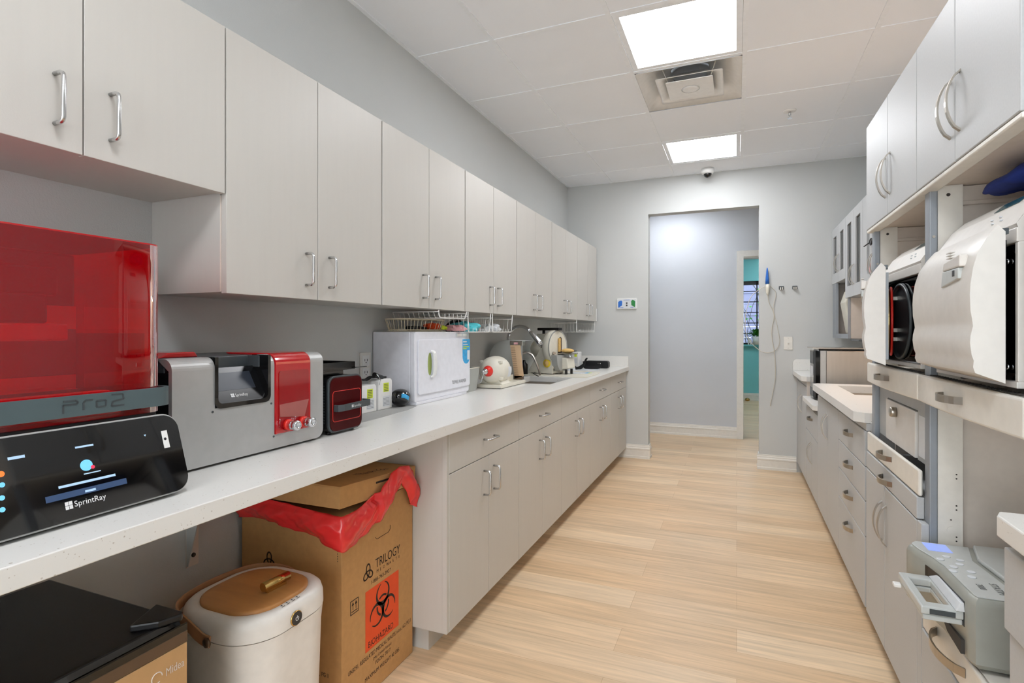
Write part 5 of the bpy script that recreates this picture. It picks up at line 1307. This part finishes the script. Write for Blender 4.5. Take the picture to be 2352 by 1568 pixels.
# third under cabinet gets its own carcass base seen from below: fascia
# ================================================================== STERILIZER BAYS (tall unit)
def pull_tray(t, y0, y1, z0, z1, bow_d=.012, name='white_drawer'):
    pts = [(XB + .014, y0), (XB + .014, y1)]
    n = 8
    for k in range(n + 1):
        u = 1 - k / n; pts.append((XB + .002 - bow_d * math.sin(PI * u) , y0 + (y1 - y0) * u))
    d = obj(name, MB().prism([(a, b_) for a, b_ in pts], 'z', z0, z1), 'tray', t, bev=.006, seg=3)
    return d
def bay(y0, y1, label, upper_seam, near):
    t = thing('sterilizer_bay', label, 'cabinet', ((XB + XR) / 2, (y0 + y1) / 2, 0), group='tall sterilizer cabinet bays on the right')
    # upper cabinet
    uz0, uz1 = 1.688, 2.11
    obj('upper_box', MB().box(XB + .021, XR - .002, y0 + .001, y1 - .001, uz0, uz1), 'mel', t)
    for a, c, hy in ((y0 + .0015, upper_seam - .0015, upper_seam - .032), (upper_seam + .0015, y1 - .0015, upper_seam + .032)):
        d = obj('door', MB().box(XB, XB + .02, a, c, uz0 - .003, uz1 + .002), 'lam_r', t, bev=.0025)
        bow(d, XB, hy, 1.825)
    obj('light_valance', MB().box(XB + .002, XB + .04, y0 + .001, y1 - .001, uz0 - .016, uz0 - .004), 'tray', t, bev=.003)
    obj('inner_rail', MB().box(.60, XR - .02, y1 - .020, y1 - .0125, 1.642, 1.6865).box(.601, XR - .02, y1 - .028, y1 - .0125, 1.630, 1.642), 'mel', t, bev=.002)
    # posts, strips, panels at the far side of the bay (faces the viewer)
    pz = .10 if near else .77
    obj('front_post', MB().box(.520, .540, y1 - .045, y1 - .001, .10, 1.687), 'post', t, bev=.003)
    obj('slotted_strip', MB().box(.541, .600, y1 - .040, y1 - .030, .44 if near else .853, 1.687), 'tray', t)
    hl = MB()
    for z in ([.50, .58, .66, .75, .84] if near else []):
        for q in (0, .012): hl.cyl((.585, y1 - .0408, z + q), .0022, .001, 8, 'y')
    if near: hl.cyl((.566, y1 - .0408, .505), .0022, .001, 8, 'y').cyl((.572, y1 - .0408, .72), .0022, .001, 8, 'y')
    hl.cyl((.566, y1 - .0408, 1.66), .005, .002, 10, 'y')
    if near: obj('plug_cap', MB().cyl((.574, y1 - .0425, .69), .012, .002, 20, 'y'), 'tray', t)
    obj('holes', hl, 'dark', t)
    obj('post_screw', MB().cyl((.530, y1 - .0475, 1.54), .004, .003, 10, 'y').cyl((.530, y1 - .0475, .62), .004, .003, 10, 'y'), 'nickel', t)
    obj('divider_panel', MB().box(.600, XR - .002, y1 - .012, y1 - .001, .44 if near else .70, 1.687), 'mel', t)
    obj('back_panel', MB().box(XR - .014, XR - .002, y0 + .001, y1 - .013, .44 if near else .70, 1.686), 'mel', t)
    if near: obj('near_post', MB().box(.520, .540, y0, y0 + .030, .10, 1.687), 'post', t, bev=.002).data
    # sterilizer shelf drawer
    d = pull_tray(t, y0 - .008 if near else y0 + .0, y1 - .004, 1.057, 1.137)
    hy = (y0 + y1) / 2 - (.0 if near else 0)
    bow(d, XB - .010, hy, 1.10, False)
    obj('shelf', MB().box(.541, XR - .02, y0 + .03, y1 - .046, 1.095, 1.125), 'tray', t)
    gr = MB()
    for k in range(26): gr.box(.519, .537, y0 + .05 + k * .0215, y0 + .058 + k * .0215, 1.1365, 1.1385)
    obj('perforated_rail', MB().box(.515, .5405, y0 + .04, y1 - .05, 1.128, 1.1365), 'nickel', t)
    obj('rail_holes', gr, 'dark', t)
    return t
Y0, Y1, Y2 = 1.325, 1.972, 2.655
bf = bay(Y1, Y2, 'far tall bay of the sterilizer cabinet, with safe door and white drawers', 2.312, False)
obj('inner_box', MB().box(.545, XR - .02, Y1 + .02, Y2 - .05, .853, 1.05), 'alu', bf)
sd_ = obj('safe_door', MB().box(.529, .5445, 2.103, 2.47, .858, 1.008), 'ivory', bf, bev=.002)
obj('safe_frame', MB().plate([2.01, 2.10, 2.473, 2.60], [.855, 1.0115, 1.050], .536, .546, {(1, 0)}, 'x'), 'alu', bf)
kn_ = obj('safe_knob', MB().lathe([(.018, .529), (.018, .513), (.015, .509), (0, .509)], (0, 2.325, .975), 20, 'x'), 'nickel', sd_)
obj('paper_notice', MB().box(.5345, .5358, 2.025, 2.085, .87, 1.0), 'label', bf)
d = pull_tray(bf, Y1 - .010, Y2 - .006, .771, .850, .0); bow(d, XB, 2.33, .815, False)
obj('lower_carcass', MB().box(XB + .021, XR - .002, Y1 + .001, Y2 - .001, .1, .768), 'lam_r', bf)
obj('toe_kick', MB().box(XB + .08, XR - .002, Y1 + .001, Y2 - .001, 0, .1), 'lam_r', bf)
drawer(bf, XB, Y1 - .002, Y2 + .005, .701, .767, hz=.73)
for a, c, hy in ((Y1 - .002, 2.356, 2.33), (2.358, Y2 + .005, 2.392)):
    dd_ = obj('door', MB().box(XB, XB + .02, a + .001, c - .001, .1, .696), 'lam_r', bf, bev=.0025); bow(dd_, XB, hy, .56)
bn = bay(Y0, Y1, 'near tall bay of the sterilizer cabinet, open below its curved drawer', 1.662, True)
obj('lower_carcass', MB().box(XB + .021, XR - .002, Y0 + .001, Y1 - .001, .1, .40), 'lam_r', bn)
obj('toe_kick', MB().box(XB + .08, XR - .002, Y0 + .001, Y1 - .001, 0, .1), 'lam_r', bn)
obj('pull_shelf', MB().box(XB + .016, XR - .02, Y0 + .02, Y1 - .05, .44, .488), 'tray', bn)
d = pull_tray(bn, Y0 + .002, Y1 - .048, .402, .490, .0, 'cream_drawer'); bow(d, XB, 1.70, .452, False, bow_pull(.20, False, .022, .034))
d = drawer(bn, XB, Y0, Y1 - .046, .24, .398, hz=.345); drawer(bn, XB, Y0, Y1 - .046, .1, .236, hz=.20)
obj('side_strip', MB().box(XB, XB + .02, Y1 - .044, Y1 - .004, .1, .70), 'lam_r', bn, bev=.002)

# blue towel on near sterilizer
# ================================================================== AUTOCLAVES
prof_b = [(.0, 1.150), (.0, 1.470), (-.004, 1.482), (.030, 1.535), (.060, 1.563), (.115, 1.592), (.18, 1.612), (.30, 1.622), (.46, 1.622), (.46, 1.150)]
prof_d = [(0, 1.467), (.0137, 1.482), (.032, 1.458), (.049, 1.428), (.058, 1.396), (.0625, 1.363), (.0636, 1.341), (.0625, 1.307), (.0590, 1.285), (.0580, 1.275), (.0625, 1.255), (.0635, 1.240), (.0605, 1.215), (.0565, 1.203), (.058, 1.190), (.054, 1.178), (0, 1.158)]
def autoclave(yh, phi, label, W=.474):
    """hinge on the far side at (.525, yh); body extends toward the viewer"""
    BX = .525; ya, yb = yh - W, yh
    t = thing('steam_autoclave', label, 'autoclave', (BX + .22, (ya + yb) / 2, 1.139), group='white steam autoclaves in the tall cabinet')
    P = [(BX + a, z) for a, z in prof_b]
    obj('housing', MB().prism(P, 'y', ya, yb, skip=(0,), caps=False).prism(P, 'y', ya, ya + .004).prism(P, 'y', yb - .004, yb), 'ivory', t, fix=True)
    # front frame with round opening
    cy2, cz2, R_ = (ya + yb) / 2, 1.300, .118
    n = 40; inner = [(cy2 + R_ * math.cos(2 * PI * k / n), cz2 + R_ * math.sin(2 * PI * k / n)) for k in range(n)]; outer = []
    for k in range(n):
        c_, s2 = math.cos(2 * PI * k / n), math.sin(2 * PI * k / n); q = max(abs(c_) / (W / 2 - .012), abs(s2) / .138); outer.append((cy2 + c_ / q, cz2 + s2 / q))
    fb2 = MB(); fb2.add([(BX + .004, y, z) for y, z in inner] + [(BX + .004, y, z) for y, z in outer], [(k, (k + 1) % n, (k + 1) % n + n, k + n) for k in range(n)])
    obj('front_plate', fb2, 'blackg', t, fix=False)
    obj('front_rim', MB().box(BX - .002, BX + .01, ya - .001, ya + .012, 1.162, 1.445).box(BX - .002, BX + .01, yb - .012, yb + .001, 1.162, 1.445).box(BX - .004, BX + .012, ya - .001, yb + .001, 1.445, 1.4745).box(BX - .004, BX + .03, ya - .001, yb + .001, 1.1485, 1.162), 'ivory', t, bev=.002)
    obj('chamber', MB().lathe([(R_, .004), (R_ - .004, .10), (R_ - .004, .38), (0, .38)], (BX, cy2, cz2), 40, 'x'), 'steel2', t, fix=False)
    obj('chamber_ring', MB().lathe([(R_ + .014, -.002), (R_ + .012, -.010), (R_ + .002, -.010), (R_, .004)], (BX + .004, cy2, cz2), 40, 'x'), 'dgrey', t)
    rk = MB()
    for z in (1.235, 1.275, 1.325): rk.box(BX + .01, BX + .36, cy2 - .09, cy2 + .09, z, z + .004)
    rk.box(BX + .004, BX + .01, cy2 - .095, cy2 - .07, 1.22, 1.36).box(BX + .004, BX + .01, cy2 + .07, cy2 + .095, 1.22, 1.36)
    obj('tray_rack', rk, 'steel', t)
    tb2 = MB()
    for z in (1.375, 1.262, 1.23): tb2.box(BX - .012, BX + .004, yb - .19, yb - .10, z, z + .014)
    obj('latch_tabs', tb2, 'nickel', t, bev=.001)
    obj('bolt_heads', MB().cyl((BX - .003, yb - .05, 1.41), .006, .007, 10, 'x').cyl((BX - .003, ya + .05, 1.41), .006, .007, 10, 'x').cyl((BX - .003, yb - .05, 1.19), .006, .007, 10, 'x').cyl((BX - .003, ya + .05, 1.19), .006, .007, 10, 'x'), 'chrome', t)
    # control display on the slope
    ft_ = MB(); 
    def slope(a): # x offset -> z
        for (x0, z0), (x1, z1) in zip(prof_b[2:], prof_b[3:]):
            if a <= x1: return z0 + (z1 - z0) * (a - x0) / (x1 - x0)
    ymid = ya + .14
    vs = [(BX + a - .0008, y, slope(a) + .0012) for a, y in ((.036, ymid - .045), (.036, ymid + .075), (.055, ymid + .075), (.055, ymid - .045))]
    obj('display', MB().add(vs, [(0, 1, 2, 3)]), 'tealscreen', t, solid=.001)
    kp = MB()
    for k in range(4): kp.cyl((BX + .012 + .007 * (k % 2), ymid - .03 + .022 * k, slope(.012 + .007 * (k % 2)) - .001), .004, .003, 10)
    obj('keypad', kp, 'label', t)
    feet(t, [(BX + .05, ya + .05, 1.1372)], .014, .013)
    feet(t, [(BX + .05, yb - .05, 1.1372)], .014, .013)
    feet(t, [(BX + .40, ya + .05, 1.1252)], .014, .025)
    feet(t, [(BX + .40, yb - .05, 1.1252)], .014, .025)
    # door, rotated about the hinge
    Mx = Matrix.Translation((BX - .003, yh, 0)) @ Matrix.Rotation(-phi, 4, 'Z')
    # local: y from 0 to -W, outward -x
    db = MB(); PR = [(-a, z) for a, z in prof_d]; n = len(PR); NS = 14
    sec = []
    for k in range(NS + 1):
        u = k / NS; y = -W * u; e = min(u, 1 - u) * W
        near_r = .03; f_ = 1.0
        if e < near_r and u < .5: f_ = .45 + .55 * math.sqrt(max(0, 1 - (1 - e / near_r) ** 2))
        if u > .5 and e < .012: f_ = .90 + .10 * math.sqrt(max(0, 1 - (1 - e / .012) ** 2))
        sec.append([(x * f_ if 0 < i < n - 1 else x, y, z) for i, (x, z) in enumerate(PR)])
    vs = [p for s3 in sec for p in s3]
    fs = [(k * n + i, k * n + (i + 1), (k + 1) * n + (i + 1), (k + 1) * n + i) for k in range(NS) for i in range(n - 1)]
    fs += [(k * n, (k + 1) * n, (k + 1) * n + n - 1, k * n + n - 1) for k in range(NS)]
    db.add(vs, fs, True); db.add(vs, [tuple(range(n)), tuple(range(NS * n, NS * n + n))])
    dor = obj('door', db.xf(Mx), 'ivory', t)
    dor.modifiers.new('e', 'EDGE_SPLIT').split_angle = math.radians(35)
    bk = MB().box(.001, .008, -W + .02, -.02, 1.175, 1.452); obj('door_liner', bk.xf(Mx), 'blackg', dor)
    obj('pressure_disc', MB().lathe([(.0, .020), (.10, .020), (.112, .016), (.114, .008)], (0, -W / 2, 1.300), 36, 'x').xf(Mx), 'gold', dor)
    obj('red_gasket', MB().lathe([(.112, .021), (.118, .024), (.121, .020), (.118, .016)], (0, -W / 2, 1.300), 36, 'x').xf(Mx), 'redp', dor)
    obj('grip_recess', MB().prism([(-W + .155, 1.402), (-W + .045, 1.402), (-W + .045, 1.378), (-W + .168, 1.366)], 'x', -.0655, -.055).xf(Mx), 'statim_l', dor, bev=.002)
    obj('grip_lip', MB().prism([(-W + .145, 1.422), (-W + .035, 1.430), (-W + .035, 1.403), (-W + .155, 1.403)], 'x', -.066, -.050).xf(Mx), 'ivory', dor, bev=.003)
    obj('latch', MB().box(-.0668, -.0654, -W + .080, -W + .068, 1.385, 1.398).xf(Mx), 'black', dor)
    rb = MB()
    for k in range(3): rb.box(-.066, -.058, -W + .09, -W + .125, 1.428 + k * .006, 1.430 + k * .006)
    obj('grip_ribs', rb.xf(Mx), 'ivory', dor)
    obj('hinge_cap', MB().box(-.004, .006, -W + .002, -W + .03, 1.462, 1.474).xf(Mx), 'dgrey', dor)
    return t
autoclave(1.872, math.radians(2.2), 'larger looking white steam autoclave in the near bay, door almost shut')
autoclave(2.490, math.radians(10.8), 'white steam autoclave in the far bay, door open showing the dark chamber')
def towel2(u, v):
    a = 2 * PI * u; s1 = math.sin(PI * v) ** .55
    c_, s2 = math.cos(a), math.sin(a)
    x = .755 + .165 * math.copysign(abs(c_) ** .55, c_) * s1; y = 1.72 + .12 * math.copysign(abs(s2) ** .55, s2) * s1
    z = min(1.655, 1.632 + (x - .60) * .25) + .027 * (-math.cos(PI * v)) * (1 + .15 * math.sin(a * 4))
    return (x, y, min(1.683, z + .004 * math.sin(a * 9 + v * 9)))
tag(obj('blue_towel', MB().grid(towel2, 40, 18), 'navy'), 'folded dark blue towel on top of the near autoclave', 'towel')
# ================================================================== CASSETTE STERILIZER
SZ = .490; SXF, SYN, SYF_ = .455, 1.535, 1.905
t = thing('cassette_sterilizer', 'silver grey cassette sterilizer with blue display and grey cassette handle', 'sterilizer', (.68, 1.7, SZ))
def front(u):
    K = [(0, .500), (.06, .492), (.25, .488), (.5, .484), (.65, .474), (.8, .456), (.9, .450), (.96, .460), (1, .49)]
    for (a, xa), (b_, xb) in zip(K, K[1:]):
        if u <= b_ + 1e-9: return xa + (xb - xa) * (u - a) / (b_ - a)
pts = [(front(k / 30), SYN + (SYF_ - SYN) * k / 30) for k in range(31)]
body = [(x, y) for x, y in pts] + [(.93, SYF_), (.93, SYN)]
rows = []
def inset(P, d, z):
    cx2, cy2 = .69, 1.72; return [(cx2 + (x - cx2) * (1 - d / .24), cy2 + (y - cy2) * (1 - d / .185), z) for x, y in P]
n = len(body); R4 = [inset(body, .012, SZ + .006), inset(body, 0, SZ + .02), inset(body, 0, SZ + .150), inset(body, .003, SZ + .161), inset(body, .010, SZ + .167)]
mb_ = MB(); vs = [p for r in R4 for p in r]; fs = [(i * n + k, i * n + (k + 1) % n, (i + 1) * n + (k + 1) % n, (i + 1) * n + k) for i in range(4) for k in range(n)]
mb_.add(vs, fs, True); mb_.add(vs, [tuple(range(n))[::-1], tuple(range(4 * n, 5 * n))])
o_ = obj('casing', mb_, 'statim', t); o_.modifiers.new('e', 'EDGE_SPLIT').split_angle = math.radians(40)
panel = [(x + .012, y) for x, y in pts[1:-1]]; pe = [(.60, pts[-2][1]), (.575, SYN + .25), (.600, pts[1][1])]
obj('control_panel', MB().prism(panel + pe, 'z', SZ + .167, SZ + .1695), 'statim_l', t, bev=.001)
obj('top_cover', MB().prism([(.610, SYN + .012), (.585, SYN + .25), (.61, SYF_ - .012), (.91, SYF_ - .012), (.91, SYN + .012)], 'z', SZ + .167, SZ + .178), 'statim_l', t, bev=.004)
obj('reservoir_rim', MB().lathe([(.062, .0), (.058, .004), (.050, .003), (.046, .001)], (.765, 1.72, SZ + .1785), 30).xf(Matrix.Identity(4)), 'statim', t)
obj('reservoir_cap', MB().cyl((.765, 1.72, SZ + .1785), .045, .001, 30), 'dgrey', t)
obj('cap_grip', MB().box(.735, .795, 1.708, 1.732, SZ + .1795, SZ + .186), 'statim_l', t, bev=.003)
obj('display', MB().box(.49, .545, 1.825, 1.885, SZ + .1695, SZ + .1705).xf(Matrix.Identity(4)), 'lcd', t)
kp = MB()
for (x, y) in ((.52, 1.79), (.545, 1.775), (.50, 1.765), (.535, 1.745), (.515, 1.72), (.545, 1.70), (.505, 1.69), (.535, 1.665)): kp.lathe([(.009, 0), (.009, .0012), (.007, .0018)], (x, y, SZ + .1695), 16)
obj('keypad', kp, 'label', t)
obj('brand_lettering', MB().text('STATIM', .022, (.558, 1.640, SZ + .170), (0, -1, 0), (1, 0, 0), sx=.85).text('2000', .020, (.528, 1.625, SZ + .170), (0, -1, 0), (1, 0, 0), sx=.8), 'dgrey', t)
sl_ = [(x - .0012, y) for x, y in pts if 1.56 < y < 1.785]; obj('cassette_slot', MB().prism(sl_ + [(.52, sl_[-1][1]), (.52, sl_[0][1])], 'z', SZ + .085, SZ + .144), 'black', t)
ch = MB().plate([.408, .428, .472, .496], [1.575, 1.605, 1.745, 1.775], SZ + .098, SZ + .118, {(1, 1)}, 'z')
cs = obj('cassette_handle', ch, 'statim_l', t, bev=.004, seg=3)
obj('cassette_lid_bar', MB().prism([(.474, SZ + .119), (.482, SZ + .141), (.490, SZ + .141), (.492, SZ + .119)], 'y', 1.57, 1.772), 'label', cs, bev=.002)
obj('cassette_base', MB().plate([.412, .430, .472, .490], [1.578, 1.608, 1.742, 1.772], SZ + .084, SZ + .097, {(1, 1)}, 'z'), 'statim_l', cs, bev=.003)
obj('handle_inlay', MB().box(.425, .475, 1.5738, 1.5752, SZ + .101, SZ + .113), 'dgrey', cs)
obj('release_tab', MB().box(.392, .410, 1.745, 1.765, SZ + .084, SZ + .094), 'white', cs, bev=.003)
obj('drain_opening', MB().prism([(1.57, SZ + .022), (1.66, SZ + .030), (1.70, SZ + .052), (1.57, SZ + .055)], 'x', .4835, .50), 'dark', t)
feet(t, [(.52, 1.58, SZ)], .012, .007)
feet(t, [(.52, 1.86, SZ)], .012, .007)
feet(t, [(.88, 1.58, SZ)], .012, .007)
feet(t, [(.88, 1.86, SZ)], .012, .007)

# ================================================================== NEAR RIGHT BASE CABINET
t = thing('near_base_cabinet', 'silver base cabinet closest to the viewer at the right edge', 'cabinet', (.8, .6, 0), group=GR)
obj('carcass', MB().box(.502, XR - .002, -.6, 1.318, .1, .878), 'lam_r', t)
obj('toe_kick', MB().box(.56, XR - .002, -.6, 1.318, 0, .1), 'lam_r', t)
obj('drawer', MB().box(.470, .5005, .66, 1.312, .70, .855), 'lam_r', t, bev=.003)
obj('door', MB().box(.478, .5005, .66, 1.312, .1, .694), 'lam_r', t, bev=.003)
obj('door', MB().box(.478, .5005, 0.0, .656, .1, .694), 'lam_r', t, bev=.003)
obj('drawer', MB().box(.478, .5005, 0.0, .656, .70, .855), 'lam_r', t, bev=.003)
t = thing('near_countertop', 'quartz countertop corner at the right edge of the view', 'countertop', (.8, .6, .88))
obj('slab', MB().prism([(.452, -.6), (.452, 1.290), (.465, 1.318), (XR - .001, 1.318), (XR - .001, -.6)], 'z', .879, .919), 'quartz', t, bev=.003)
